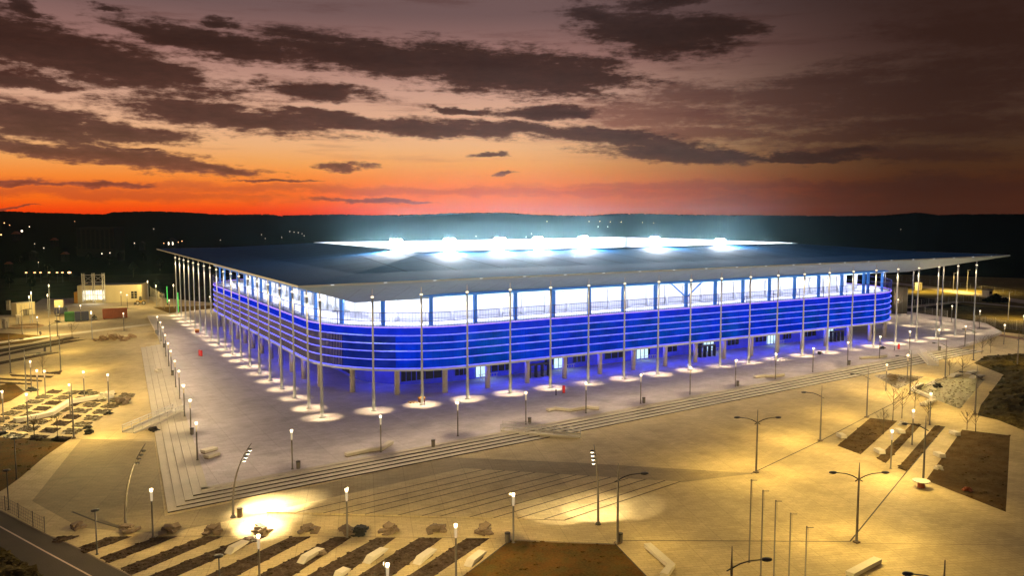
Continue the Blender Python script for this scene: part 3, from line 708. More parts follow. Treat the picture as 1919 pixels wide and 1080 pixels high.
# gallery ceiling lights (long battens under the bowl ceiling)
for (x, y, d_, ln_, e_) in ((82, 7.6, (0, 1, -.32), 118, 13500), (7.6, 69, (1, 0, -.32), 92, 11000), (155.5, 69, (-1, 0, -.32), 92, 8000), (13.5, 13.5, (1, 1, -.4), 14, 2600), (152, 13.5, (-1, 1, -.4), 14, 2000)):
    light('AREA', ST, (x - 82, y - 69, 15.7), e_, (0.80, 0.86, 1.0), d_, (ln_, 0.5))
# blue wash lights under the screen
for (x, y, lx, ly) in ((82, 6.0, 118, 0.6), (6.0, 69, 0.6, 92)):
    light('AREA', ST, (x - 82, y - 69, 4.30), 9000 if lx > 10 else 3600, (0.03, 0.045, 1.0), (0, 0, -1), (lx, ly))
light('AREA', ST, (17 - 82, 17 - 69, 4.3), 400, (0.03, 0.06, 1.0), (0, 0, -1), (9, 9))
# masts carrying the downlights along the roof edge
proto = None
def mast_mesh():
    c = MB(); c.lathe((0, 0), [(0.50, 0.0), (0.50, 0.05), (0.27, 0.10), (0.25, 2.0), (0.165, 7.0), (0.145, 13.5), (0.17, 15.5), (0.18, 17.7)], 12); return c
def rod_mesh():
    c = MB(); c.tube([(0, 0, 17.95), (0, 0, 19.6)], 0.09, 6); return c
mm = None
for i, (x, y) in enumerate([(8.2 * i, 0.0) for i in range(22)] + [(0.0, 8.2 * j - 1.4) for j in range(1, 19)] + [(171.9, 8.5 * j) for j in range(1, 4)]):
    if mm is None:
        mm = mast_mesh().build('mast', M['mast'], ST, smooth=True)
        e_ = MB(); e_.lathe((0, 0), [(0.20, 17.7), (0.24, 17.74), (0.24, 17.92), (0.15, 17.95)], 12); ee = e_.build('luminaire', M['masteye'], mm, smooth=True)
        r_ = rod_mesh().build('rod', M['steel'], mm)
        o = mm
    else:
        o = mm.copy(); COL.objects.link(o)
        for ch in (ee, r_):
            q = ch.copy(); COL.objects.link(q); q.parent = o
    o.location = (x - 82, y - 69, 0)
    ux = (1, 0) if y < 1 else (0, 1)
    vary = random.uniform(.40, .95)
    for s in (-1, 1):
        light('SPOT', ST, (x - 82 + ux[0] * s * 0.42, y - 69 + ux[1] * s * 0.42, 18.1), K_MAST * vary, (1.0, 0.74, 0.37), (0, 0, -1), 0.05, R(19.5), 0.85)

# ================================================================= LAMPS
def lantern_proto():
    t = thing('post_lantern', (0, 0, 0), 'x', 'lamp')
    b = MB(); b.lathe((0, 0), [(0.17, 0), (0.17, 0.04), (0.095, 0.08), (0.085, 3.55), (0.10, 3.6)], 10); b.build('post', M['pole'], t, smooth=True)
    b = MB(); b.lathe((0, 0), [(0.10, 3.6), (0.11, 4.0), (0.13, 4.5)], 12); b.build('lamp_glass', M['lampglass'], t, smooth=True)
    b = MB(); b.lathe((0, 0), [(0.11, 4.5), (0.175, 4.76), (0.14, 4.80)], 12); b.build('lamp_head', M['lampglow'], t, smooth=True)
    b = MB(); b.tube([(0.2, 0, 4.45), (0.34, 0, 4.66), (0.3, 0, 4.86)], 0.02, 5); b.build('bracket', M['steel'], t)
    return t
LP = lantern_proto(); LP_used = [False]
def lantern(x, y, z, label, group, on=1.0, head=None):
    lowl = z < -0.1
    if not LP_used[0]: o = LP; LP_used[0] = True
    else: o = copy_tree(LP)
    o.location = (x, y, z); o.rotation_euler[2] = random.uniform(0, 6.28); o['label'] = label; o['group'] = group
    if on: light('POINT', o, (0, 0, 5.0), K_LANT * on * (1.8 if lowl else 0.95), SODIUM if lowl else WARM, None, 0.12)
    return o
def base_from_head(px, py, z0, hh): 
    p = P(px, py, z0 + hh); return (p[0], p[1], z0)
front = [(548, 880), (714, 848), (858, 818), (985.5, 796), (1098, 775), (1200.5, 757), (1293, 740), (1378, 725), (1453, 711), (1523, 698), (1588, 685), (1648, 672), (1704, 661), (1758.5, 657), (1808, 649), (1881, 646)]
for i, q in enumerate(front):
    x, y, z = P(q[0], q[1], 0)
    lantern(x, y, 0, f'lit post lantern along the front podium edge, {ORD[i]} from the near stair corner', 'lanterns along the podium edge')
left = [(370, 863), (358, 813), (346, 781), (337, 748), (329.5, 726), (321.7, 704), (316.5, 687), (311, 668.5), (306.3, 651), (302, 640), (296, 628)]
for i, q in enumerate(left):
    x, y, z = P(q[0], q[1], 0)
    lantern(x, y, 0, f'lit post lantern along the side podium edge, {ORD[i]} from the near stair corner', 'lanterns along the podium edge')
for i, q in enumerate([(1835, 615), (1917, 626), (1755, 600), (1783, 604), (1682, 590)]):
    x, y, z = P(q[0], q[1], LOW + 0.6)
    lantern(x, y, 0, ['lit post lantern before the mesh fence beyond the last mast', 'lit post lantern at the end of the mesh fence, by the picture edge', 'lit post lantern beyond the far corner masts, by the long fence',
                      'lit post lantern on the red gravel path behind the masts', 'lit post lantern before the tall dark wall'][i], 'lanterns beyond the stadium')
low = [((287, 1008), 'lit post lantern on the bare paving outside the near stair corner'), ((651, 1008), 'lit post lantern beside the rubbish heap at the head of the planting strips'),
       ((962, 1018), 'lit post lantern at the corner of the brown lawn, a bin beside it'), ((59, 726), 'lit post lantern behind the chequered planting squares, farthest from the steps'),
       ((71.5, 746), 'lit post lantern behind the chequered planting squares, second from the grass'), ((85.6, 747), 'lit post lantern behind the chequered squares, nearest the paving'),
       ((132, 777), 'lit post lantern beside the white zigzag bench wall amid the chequered squares'), ((158.5, 749), 'lit post lantern at the edge of the chequered squares, behind the bench wall'),
       ((204, 755), 'lit post lantern by the heap of white stones beside the chequered squares'), ((7, 792), 'lit post lantern at the outer side of the chequered planting squares'),
       ((52.6, 798), 'lit post lantern at the outer end of the white zigzag bench wall'), ((71, 628), 'lit post lantern on the bright yard near the striped beds'),
       ((112.5, 604), 'lit post lantern in front of the blue truck'), ((152, 602.5), 'lit post lantern in front of the green skip'), ((227.5, 573), 'lit post lantern in front of the cream building wall'),
       ((239, 579), 'lit post lantern behind the orange skip'), ((232.5, 620), 'lit post lantern in front of the orange skip'), ((318, 591), 'lit post lantern between the two green glowing posts'),
       ((394, 583), 'lit post lantern glimpsed behind the stadium corner'), ((1669, 879), 'lit post lantern on the striped brown beds, concrete block at its foot'), ((1709, 834), 'lit post lantern between the striped brown beds, no block at its foot'),
       ((1742, 797), 'lit post lantern beside the short white bench before the gravel bed'), ((1660, 733), 'lit post lantern standing at the edge of the rubble patch'), ((1700, 712), 'lit post lantern between the rubble patch and the steps')]
for i, (q, lab) in enumerate(low):
    x, y, z = P(q[0], q[1], LOW); lantern(x, y, LOW, lab, 'lanterns on the lower plaza')
for q, lab in (((854, 984), 'lit post lantern between the planting strips, right of the other two there'), ((726, 1058), 'lit post lantern among the planting strips, only its top third in view'), ((484, 1004), 'lit post lantern before the brightest pool of light on the strips')):
    x, y, z = base_from_head(q[0], q[1], LOW, 4.75); lantern(x, y, LOW, lab, 'lanterns on the lower plaza')

def pole_light(x, y, z, h, label, group):
    t = thing('mast_lamp', (x, y, z), label, 'lamp', group)
    b = MB(); b.lathe((0, 0), [(0.2, 0), (0.2, .04), (0.10, .08), (0.08, h - 0.8), (0.10, h - .75)], 8); b.build('pole', M['mast'], t, smooth=True)
    b = MB(); b.lathe((0, 0), [(0.12, h - .75), (0.14, h - 0.1), (0.08, h)], 10); b.build('lamp_head', M['lampglow'], t, smooth=True)
    light('POINT', t, (0, 0, h + 0.3), K_LANT * 2.4, SODIUM, None, 0.15)
for q, h, lab in (((91, 595), 7.2, 'tall lit lamp mast beside the blue truck, shorter of the close pair'), ((94, 590), 9.6, 'tall lit lamp mast beside the blue truck, taller of the close pair'), ((173, 636), 7.1, 'tall lit lamp mast on the bright yard between the two skips'),
                  ((278, 567), 7.9, 'tall lit lamp mast beside the corner of the cream building'), ((293.5, 574), 7.4, 'tall lit lamp mast by the row of thin net posts'), ((326.5, 577), 8.0, 'tall lit lamp mast between the two green glowing posts and the stadium'),
                  ((57, 606), 8.0, 'thin tall lamp mast behind the curved sand ring, nearer the toilets'), ((61, 604), 9.0, 'thin tall lamp mast behind the curved sand ring, nearer the truck')):
    x, y, z = P(*q); pole_light(x, y, z, h, lab, 'lamp masts in the service yard')

def street_lamp(x, y, z, dirs, label, group='street lamps on the lower plaza', h=7.0, on=1.0, al=2.1):
    t = thing('street_lamp', (x, y, z), label, 'street lamp', group)
    b = MB(); b.lathe((0, 0), [(0.24, 0), (0.24, 0.05), (0.13, 0.10), (0.12, 1.2), (0.085, h - 0.9), (0.05, h), (0.03, h + 0.75)], 10); b.build('pole', M['pole'], t, smooth=True)
    b = MB(); b.box(-0.24, 0.24, -0.24, 0.24, 0, 0.16); b.build('foot', M['stone'], t)
    for d in dirs:
        n = hypot(*d); d = (d[0] / n, d[1] / n)
        b = MB(); b.tube([(-d[0] * .35, -d[1] * .35, h - 1.05), (0, 0, h - 0.85), (d[0] * .6, d[1] * .6, h - .52), (d[0] * 1.2, d[1] * 1.2, h - .32), (d[0] * al, d[1] * al, h - .22)], [0.05, 0.055, 0.05, 0.045, 0.04], 7)
        a = b.build('arm', M['dark'], t, smooth=True)
        b = MB(); c = (d[0] * (al + 0.35), d[1] * (al + 0.35), h - .2)
        b.blob(c, 0.5, (0.34 + 0.62 * abs(d[0]), 0.34 + 0.62 * abs(d[1]), 0.20), 0.0, (12, 8)); b.build('lamp_head', M['dark'], t, smooth=True)
        if on: [light('SPOT', t, (c[0], c[1], h - 0.42), K_STREET * on * .62, SODIUM, (d[0] * 0.35 - d[1] * e_, d[1] * 0.35 + d[0] * e_, -1), 0.12, R(132), 0.8) for e_ in (-1.1, 1.1)]
    return t
LF = (-RGT[0], -RGT[1]); RT = RGT
sl = [((1417, 887), (LF, RT), 'twin armed street lamp by the bend of the dark drain line', 1.0), ((1605, 1018), (LF, RT), 'twin armed street lamp on the open paving where two drain lines meet', .9),
      ((1537, 827), (LF,), 'single arm street lamp on the diagonal drain line, nearest the twin lamp', 1.2), ((1624, 783), (LF,), 'single arm street lamp at the far corner of the brown bed', 1.1), ((1157, 1020), (RT,), 'single arm street lamp at the corner of the brown lawn', 0.45),
      ((1705, 740), (LF,), 'single arm street lamp by the corner of the white wall round the gravel bed', 1.2), ((1771, 709), (LF,), 'single arm street lamp at the far edge of the gravel bed', 1.0), ((1824, 676), (LF,), 'single arm street lamp by the end of the wide steps', 0.9),
      ((1730, 902), (LF,), 'single arm street lamp at the tip of the big brown bed, planter below', 1.2), ((1827, 778), (LF,), 'single arm street lamp at the foot of the dark grass bank', 0.8), ((1906, 693), (RT,), 'single arm street lamp rising out of the dark grass bank', 0.8),
      ((138.5, 822), (RT,), 'single arm street lamp at the corner of the dry grass and chequered squares', 1.3), ((114, 696), (RT,), 'single arm street lamp at the end of the short dark bed', 1.3), ((49.3, 734), (RT,), 'single arm street lamp by the small lawn behind the chequered squares', 1.1),
      ((20, 700), (RT,), 'single arm street lamp beside the striped beds, farthest left', 1.0), ((95.5, 660), (RT,), 'single arm street lamp standing between the striped beds', 1.0), ((108, 631), (LF,), 'single arm street lamp before the lawn at the yard edge', 1.0), ((42, 627), (RT,), 'single arm street lamp on the yard in front of the toilets', 1.0)]
for q, dirs, lab, on in sl:
    x, y, z = P(*q); street_lamp(x, y, LOW, dirs, lab, on=on)
for q, d, lab, on in (((1372, 1026), RT, 'single arm street lamp before the flagpoles, only its head and arm in view', .9), ((1771, 1052), LF, 'single arm street lamp at the bottom edge of the open paving, head in view', 1.2)):
    p = P(q[0], q[1], LOW + 7.7); street_lamp(p[0], p[1], LOW, (d,), lab, on=on)

# unlit disc-topped posts
for q, h, lab in (((182, 1040), 4.1, 'unlit post with a flat disc top at the road end of the strips'), ((31, 899), 4.9, 'unlit post with a flat top standing in the dry grass'), ((16.5, 956), 4.2, 'unlit post with a flat top by the road fence')):
    x, y, z = P(*q); t = thing('disc_lamp', (x, y, LOW), lab, 'lamp', 'unlit disc topped posts')
    b = MB(); b.lathe((0, 0), [(0.14, 0), (0.14, .04), (0.065, .08), (0.05, h)], 8); b.build('post', M['dark'], t, smooth=True)
    b = MB(); b.lathe((0, 0), [(0.10, h - .08), (0.36, h), (0.36, h + 0.08), (0.12, h + .14)], 12); b.build('disc', M['dark'], t, smooth=True)
p = base_from_head(410, 1044, LOW, 4.1); t = thing('disc_lamp', p, 'unlit post with a flat disc top between two planting strips', 'lamp', 'unlit disc topped posts')
b = MB(); b.lathe((0, 0), [(0.14, 0), (0.14, .04), (0.065, .08), (0.05, 4.1)], 8); b.build('post', M['dark'], t, smooth=True)
b = MB(); b.lathe((0, 0), [(0.10, 4.02), (0.36, 4.1), (0.36, 4.18), (0.12, 4.24)], 12); b.build('disc', M['dark'], t, smooth=True)

# curved poles with four spotlights
def curved_pole(q, lean, h, label, on, aims, side):
    x, y, z = P(*q); t = thing('curved_light_pole', (x, y, LOW), label, 'light pole', 'curved light poles')
    L_ = hypot(*lean); d = (lean[0] / L_, lean[1] / L_); pts = []; rs = []
    for i in range(13):
        u = i / 12; off = L_ * u ** 2.6; pts.append((d[0] * off, d[1] * off, h * (u - 0.05 * u ** 3))); rs.append(0.14 - 0.10 * u)
    b = MB(); b.tube(pts, rs, 8); b.build('pole', M['pole'], t, smooth=True)
    b = MB(); b.lathe((0, 0), [(0.3, 0), (0.3, .06), (0.16, .3)], 10); b.build('foot', M['dark'], t)
    n = 0
    for u in (0.76, 0.81, 0.86, 0.91):
        off = L_ * u ** 2.6; c = (d[0] * off + side[0] * .28, d[1] * off + side[1] * .28, h * (u - 0.05 * u ** 3))
        b = MB(); b.tube([(c[0] - side[0] * .3, c[1] - side[1] * .3, c[2]), (c[0], c[1], c[2])], 0.03, 5); b.lathe((c[0], c[1]), [(0.12, c[2] + .1), (0.2, c[2] + .04), (0.2, c[2] - .06)], 10)
        s = b.build('spotlight', M['dark'], t)
        b = MB(); b.lathe((c[0], c[1]), [(0.17, c[2] - .09), (0.19, c[2] - .065)], 10)
        if on: 
            b.blob((c[0], c[1], c[2] - .09), 0.14, (1, 1, .6), 0, (8, 6)); 
        b.build('lens', M['spotglass'] if on else M['glass'], s)
        if on and n < len(aims):
            a = P(*aims[n][0]); v = (a[0] - x - c[0], a[1] - y - c[1], LOW - LOW - c[2])
            light('SPOT', t, (c[0] + v[0] * .04, c[1] + v[1] * .04, c[2] - .28), K_HOT * aims[n][1], (1.0, 0.80, 0.45), v, 0.06, R(aims[n][2]), aims[n][3])
        n += 1
RV = (RGT[0], RGT[1]); LV = LF
curved_pole((437, 971), (RGT[0] * 2.0 + FWD[0] * .3, RGT[1] * 2.0 + FWD[1] * .3), 8.1, 'curved light pole at the near stair corner, its four spotlights lit', True,
            [((490, 948), 6.5, 50, 0.9), ((535, 945), 4.5, 50, 0.9), ((488, 990), 6.0, 46, 1.0), ((490, 965), 3.5, 76, 1.0)], RV)
curved_pole((236, 992), (RGT[0] * 1.9 + FWD[0] * .8, RGT[1] * 1.9 + FWD[1] * .8), 8.8, 'curved light pole left of the stair corner, its four spotlights dark', False, [], RV)
curved_pole((1121, 984), (-RGT[0] * 0.5, -RGT[1] * 0.5), 8.6, 'curved light pole on the fan steps, its four spotlights lit', True,
            [((1118, 958), .85, 58, 0.25), ((1050, 964), 0.7, 50, 0.25), ((1165, 956), 0.75, 46, 0.25), ((1090, 950), 0.45, 50, 0.6)], LV)

# ================================================================= PLAZA FURNITURE
def bench(pts, label, w=0.75, h=0.48, z=LOW, group='pale concrete benches', cat='bench', taper=0.0, name='concrete_bench'):
    """bent bar of cast concrete with a shadow gap below"""
    c = pts[0]; t = thing(name, (c[0], c[1], z), label, cat, group)
    b = MB(); f = MB()
    n = len(pts); offs = []
    for i in range(n):
        a = pts[max(0, i - 1)]; e = pts[min(n - 1, i + 1)]; d = (e[0] - a[0], e[1] - a[1]); L = hypot(*d); offs.append((-d[1] / L, d[0] / L))
    for mb, ww, z0, z1 in ((b, w, z + 0.12, z + h), (f, w * 0.7, z, z + 0.12)):
        lo_, hi_ = [], []
        for p, o in zip(pts, offs):
            lo_.append((p[0] - o[0] * ww / 2, p[1] - o[1] * ww / 2)); hi_.append((p[0] + o[0] * ww / 2, p[1] + o[1] * ww / 2))
        for i in range(n - 1):
            q = [lo_[i], lo_[i + 1], hi_[i + 1], hi_[i]]
            k = len(mb.v); mb.v += [(p[0], p[1], z0) for p in q] + [(p[0], p[1], z1) for p in q]
            fs = [(4, 5, 6, 7), (3, 2, 1, 0), (0, 1, 5, 4), (2, 3, 7, 6)]
            if i == 0: fs.append((3, 0, 4, 7))
            if i == n - 2: fs.append((1, 2, 6, 5))
            mb.f += [tuple(v + k for v in ff) for ff in fs]; mb.m += [0] * len(fs)
    b.build('seat', M['white'], t, world=True); f.build('plinth', M['stone'], t, world=True)
    return t
bench(pix([(648, 857), (690, 848), (715, 845), (733, 833)], 0), 'long bent pale bench by the second front lantern on the podium', z=0)
bench(pix([(1026, 772), (1040, 769), (1068, 772), (1100, 767), (1122, 769)], 0), 'zigzag pale bench behind the near ramp on the podium', z=0)
bench(pix([(1414, 709), (1432, 707), (1447, 708), (1468, 705)], 0), 'zigzag pale bench on the podium, middle of the front edge', z=0)
bench(pix([(1612, 673.5), (1626, 672), (1642, 672), (1660, 669)], 0), 'zigzag pale bench on the podium nearest the far ramp', z=0)
bench(pix([(380, 851), (404, 844)], 0), 'short pale bench slab on the podium corner, back one of a pair', 1.0, 0.45, 0)
bench(pix([(386, 861), (408, 854)], 0), 'short pale bench slab on the podium corner, front one of a pair', 1.0, 0.45, 0)
bench(pix([(1213, 1028), (1258, 1068), (1244, 1086)]), 'pale angled bench beside the brown lawn', 0.7)
bench(pix([(1592, 1084), (1645, 1056)]), 'straight pale bench at the bottom edge of the open paving', 0.75)
bench(pix([(28, 794), (95, 781), (131, 758), (191, 748)]), 'long white zigzag bench wall crossing the chequered squares', 0.9, 0.75)
bench(pix([(1750, 753), (1729, 762)]), 'short white bench before the corner of the gravel bed', 1.0)
bench(pix([(1750, 751), (1709, 733), (1728, 724)]), 'white angled low wall round the near corner of the gravel bed', 0.6, 0.6)
def lozenge(a, c, w, label, z=LOW):
    """low bench with a slanted end"""
    d = (c[0] - a[0], c[1] - a[1]); L = hypot(*d); d = (d[0] / L, d[1] / L); n = (-d[1], d[0])
    t = thing('lozenge_bench', (a[0], a[1], z), label, 'bench', 'lozenge benches')
    b = MB(); prof = [(0.0, 0.04), (L * 0.88, 0.30), (L, 0.42), (L * 0.9, 0.5), (L * 0.22, 0.5)]; k = len(prof)
    vs = [(a[0] + d[0] * s - n[0] * w / 2, a[1] + d[1] * s - n[1] * w / 2, z + h) for s, h in prof] + [(a[0] + d[0] * s + n[0] * w / 2, a[1] + d[1] * s + n[1] * w / 2, z + h) for s, h in prof]
    b.add(vs, [tuple(range(k)), tuple(reversed(range(k, 2 * k)))] + [(i, k + i, k + (i + 1) % k, (i + 1) % k) for i in range(k)]); b.build('seat', M['white'], t, world=True)
    b = MB(); m_ = (a[0] + d[0] * L * .5, a[1] + d[1] * L * .5); b.obox(m_, d, L * 0.6, w * 0.7, z, z + 0.24); b.build('plinth', M['stone'], t, world=True)
for i, (a, c, lab) in enumerate([((426, 1040), (462, 1022), 'lozenge bench beside the brightest lantern between the strips'), ((562, 1058), (602, 1036), 'lozenge bench with paving offcuts at its end between the strips'), ((686, 1058), (722, 1036), 'lozenge bench on the strip right of the half hidden lantern'),
                                 ((780, 1060), (813, 1037), 'narrow lozenge bench between two dark strips near the middle lantern'), ((876, 1064), (906, 1041), 'lozenge bench nearest the brown lawn edge'), ((630, 1086), (652, 1074), 'lozenge bench cut by the bottom edge between the strips')]):
    lozenge(P(*a), P(*c), 0.8, lab)
for a, c, lab in (((1782, 707), (1801, 704), 'low curved bench beyond the gravel bed, leftmost of three'), ((1813, 702), (1832, 699), 'low curved bench beyond the gravel bed, farthest of three'), ((1820, 710), (1843, 707), 'low curved bench beyond the gravel bed, rightmost of three')):
    lozenge(P(*a), P(*c), 1.1, lab)
for q, lab in (((1577, 821), 'pale concrete seat block at the corner of the wide brown bed'), ((1648, 850), 'pale concrete seat block at the road end of the striped beds'), ((1686, 812), 'pale concrete seat block in the middle of the striped beds'),
               ((1760, 857), 'pale concrete seat block on the near side of the big brown bed'), ((1789, 816), 'pale concrete seat block at the far corner of the big brown bed')):
    x, y, z = P(*q); t = thing('seat_block', (x, y, LOW), lab, 'seat', 'concrete seat blocks')
    b = MB(); b.obox((0, 0), (0.45, 0.89), 1.5, 0.85, 0.1, 0.55, taper=0.93); b.build('seat', M['white'], t)
    b = MB(); b.obox((0.15, -0.1), (0.45, 0.89), 1.2, 0.6, 0.0, 0.1); b.build('plinth', M['dark'], t)

# litter bins
def bin_(x, y, z, label, h=0.95, r=0.26, m='pole', group='litter bins'):
    t = thing('litter_bin', (x, y, z), label, 'bin', group)
    b = MB(); b.lathe((0, 0), [(r * .85, 0), (r * .9, .05), (r, h - .15), (r, h - .1)], 12); b.build('bin_body', M[m], t, smooth=False)
    b = MB(); b.lathe((0, 0), [(r * 1.08, h - .1), (r * 1.08, h - .02), (r * .7, h)], 12); b.build('lid', M['dark'], t)
for q, z, lab, m in (((450, 970), LOW, 'litter bin beside the lit curved pole', 'stone'), ((505, 0), 0, '', '')):
    if lab: x, y, _ = P(q[0], q[1], z); bin_(x, y, z, lab, 1.0, 0.3, m)
for q, lab in (((559, 879), 'dark litter bin beside the first lantern from the near corner'), ((992.5, 795), 'dark litter bin beside the fourth front lantern, above the near ramp'), ((1206.5, 756), 'dark litter bin beside the sixth front lantern'), ((1382.5, 724), 'dark litter bin beside the eighth front lantern'),
               ((1591.5, 684.5), 'dark litter bin beside the eleventh front lantern'), ((1761, 657), 'dark litter bin beside the lantern at the stair end'), ((360, 815), 'dark litter bin at the foot of the second side lantern'), ((323.5, 704), 'dark litter bin at the foot of the sixth side lantern'), ((308, 652), 'dark litter bin at the foot of the ninth side lantern'), ((292.5, 626), 'dark litter bin at the far end of the side steps'), ((812, 838), 'slim brown litter bin alone on the podium edge')):
    x, y, _ = P(q[0], q[1], 0); bin_(x, y, 0, lab)
for q, lab in (((951, 1017), 'dark litter bin beside the lantern at the lawn corner'), ((1680, 640), ''), ((1162, 1018), 'dark litter bin at the foot of the lamp by the lawn'), ((84, 659), 'square grey litter bin between the striped beds'), ((76, 628), 'dark litter bin by the yard path')):
    if lab: x, y, _ = P(*q); bin_(x, y, LOW, lab)

# red information pillars and bollards
for q, lab in (((1056.5, 737), 'red information pillar in front of the sixth front mast'), ((1684, 655), 'red information pillar near the far ramp'), ((377.5, 668), 'red information pillar on the side podium, larger of two'), ((373.5, 667), 'thin dark red pillar just left of the larger one on the side podium')):
    x, y, _ = P(q[0], q[1], 0); t = thing('information_pillar', (x, y, 0), lab, 'pillar', 'red information pillars'); w = 0.42 if 'thin' not in lab else 0.2
    b = MB(); b.obox((0, 0), (0.86, -0.5), w, 0.22, 0.06, 1.28); b.build('panel', M['red'], t); b = MB(); b.obox((0, 0), (0.86, -0.5), w + .1, 0.3, 0, 0.06); b.build('foot', M['dark'], t)
for q, lab in (((1042, 741), 'dark slim bollard beside the red pillar in front'), ((1676, 657), 'dark slim bollard beside the red pillar near the far ramp')):
    x, y, _ = P(q[0], q[1], 0); t = thing('bollard', (x, y, 0), lab, 'bollard', 'dark bollards')
    b = MB(); b.lathe((0, 0), [(0.14, 0), (0.14, .04), (0.08, .06), (0.08, 1.0), (0.05, 1.06)], 10); b.build('post', M['dark'], t); b = MB(); b.lathe((0, 0), [(0.085, .84), (0.085, .92)], 10); b.build('band', M['steel'], t)

# access ramps with handrails crossing the steps
def ramp(a, c, w, label):
    d = (c[0] - a[0], c[1] - a[1]); L = hypot(*d); d = (d[0] / L, d[1] / L); n = (-d[1] * w / 2, d[0] * w / 2)
    t = thing('access_ramp', (a[0], a[1], LOW), label, 'ramp', 'access ramps'); b = MB()
    vs = [(a[0] - n[0], a[1] - n[1], LOW), (a[0] + n[0], a[1] + n[1], LOW), (c[0] + n[0], c[1] + n[1], LOW), (c[0] - n[0], c[1] - n[1], LOW),
          (a[0] - n[0], a[1] - n[1], LOW + .03), (a[0] + n[0], a[1] + n[1], LOW + .03), (c[0] + n[0], c[1] + n[1], 0.02), (c[0] - n[0], c[1] - n[1], 0.02)]
    b.add(vs, [(0, 1, 2, 3), (7, 6, 5, 4), (0, 4, 5, 1), (1, 5, 6, 2), (2, 6, 7, 3), (3, 7, 4, 0)]); b.build('ramp_slab', M['step'], t, world=True)
    for s in (-1, 1):
        k = MB(); o = (n[0] * s, n[1] * s)
        w_ = 0.14; u = (n[0] / (w / 2) * w_ / 2, n[1] / (w / 2) * w_ / 2)
        k.add([(a[0] + o[0] - u[0], a[1] + o[1] - u[1], LOW), (a[0] + o[0] + u[0], a[1] + o[1] + u[1], LOW), (c[0] + o[0] + u[0], c[1] + o[1] + u[1], -.1), (c[0] + o[0] - u[0], c[1] + o[1] - u[1], -.1),
               (a[0] + o[0] - u[0], a[1] + o[1] - u[1], LOW + .2), (a[0] + o[0] + u[0], a[1] + o[1] + u[1], LOW + .2), (c[0] + o[0] + u[0], c[1] + o[1] + u[1], .2), (c[0] + o[0] - u[0], c[1] + o[1] - u[1], .2)],
              [(7, 6, 5, 4), (0, 4, 5, 1), (1, 5, 6, 2), (2, 6, 7, 3), (3, 7, 4, 0)]); k.build('kerb', M['white'], t, world=True)
        r = MB()
        for hh in (0.95, 0.6): r.tube([(a[0] + o[0], a[1] + o[1], LOW + .1 + hh), (c[0] + o[0], c[1] + o[1], 0.05 + hh)], 0.05, 6)
        m_ = max(4, int(L / 1.6))
        for i in range(m_ + 1):
            x = a[0] + o[0] + d[0] * L * i / m_; y = a[1] + o[1] + d[1] * L * i / m_; z = LOW + .1 + (0 - LOW) * i / m_; r.tube([(x, y, z), (x, y, z + .95)], 0.035, 5)
        r.build('handrail', M['steel'], t, world=True)
ramp(P(240, 812)[:2], P(334, 771, 0)[:2], 1.9, 'pale ramp with steel handrails crossing the side steps')
ramp(P(1088, 819)[:2], P(940, 806, 0)[:2], 1.9, 'pale ramp with steel handrails crossing the front steps at mid length')
ramp(P(1749, 686)[:2], P(1729, 664, 0)[:2], 1.9, 'pale ramp with steel handrails crossing the front steps at their far end')

# flagpoles
fp = [P(1403, 1059)[:2]]
for i, q in enumerate([(1408, 899), (1430, 919), (1454, 938), (1482, 962), (1512, 987)]):
    p = P(q[0], q[1], LOW + 7.6); t = thing('flagpole', (p[0], p[1], LOW), ['bare flagpole farthest from view in the row of five on the open paving', 'bare flagpole second from the far end of the row of five', 'bare flagpole in the middle of the row of five', 'bare flagpole second from the near end of the row of five', 'bare flagpole nearest to view in the row of five'][i], 'flagpole', 'row of five flagpoles')
    b = MB(); b.lathe((0, 0), [(0.12, 0), (0.12, .05), (0.07, .1), (0.055, 7.5), (0.07, 7.56), (0.02, 7.62)], 8); b.build('pole', M['pole'], t, smooth=True)
    b = MB(); b.tube([(0, 0, 7.5), (0.45, -0.25, 7.5)], 0.03, 5); b.tube([(0.12, -0.06, 6.0), (0.12, -0.06, 7.5)], 0.012, 4); b.build('flag_arm', M['pole'], t)

# ---------------------------------------------------------------- stone piles and other heaps
def pile(q, label, n=8, s=1.0, m='stone', group='piles of cut stone', z=LOW, seed=0, name='stone_pile', cat='stone pile'):
    x, y, _ = P(q[0], q[1], z); random.seed(seed + 100); b = MB()
    for i in range(n):
        k = i / n; rr_ = (1 - k) * 0.75 * s; a = random.uniform(0, 6.28)
        b.slab((rr_ * cos(a), rr_ * sin(a) * .7, (0.12 + 0.6 * k) * s), random.uniform(.8, 1.5) * s, random.uniform(.5, .9) * s, random.uniform(.16, .28) * s, random.uniform(0, 3.1), random.uniform(-.35, .35), random.uniform(-.3, .3))
    o = b.build(name, M[m]); o.location = (x, y, z); return tag(o, label, cat, group)
for i, (q, lab) in enumerate([((237, 999), 'stone pile at the foot of the dark curved pole'), ((318, 999), 'stone pile at the third strip head, right of the paving lantern'), ((401, 1000), 'stone pile between the curved pole and the paving lantern'), ((487, 999), 'stone pile glaring white in the brightest light pool'), ((577, 999), 'stone pile just right of the brightest light pool'),
                              ((648, 1002), 'stone pile half hidden behind the lantern and rubbish heap'), ((728, 999), 'stone pile just right of the rubbish heap'), ((817, 998), 'stone pile second from the lawn corner'), ((906, 1001), 'stone pile nearest the lawn corner')]):
    pile(q, lab, seed=i)
pile((676, 1001), 'dark rubbish heap beside the lantern at the strip heads', 12, 0.9, 'black', 'rubbish heaps', seed=20, name='rubbish_heap', cat='rubbish heap')
pile((143, 992), 'low stone pile alone on the paving near the road', 8, 0.8, seed=21)
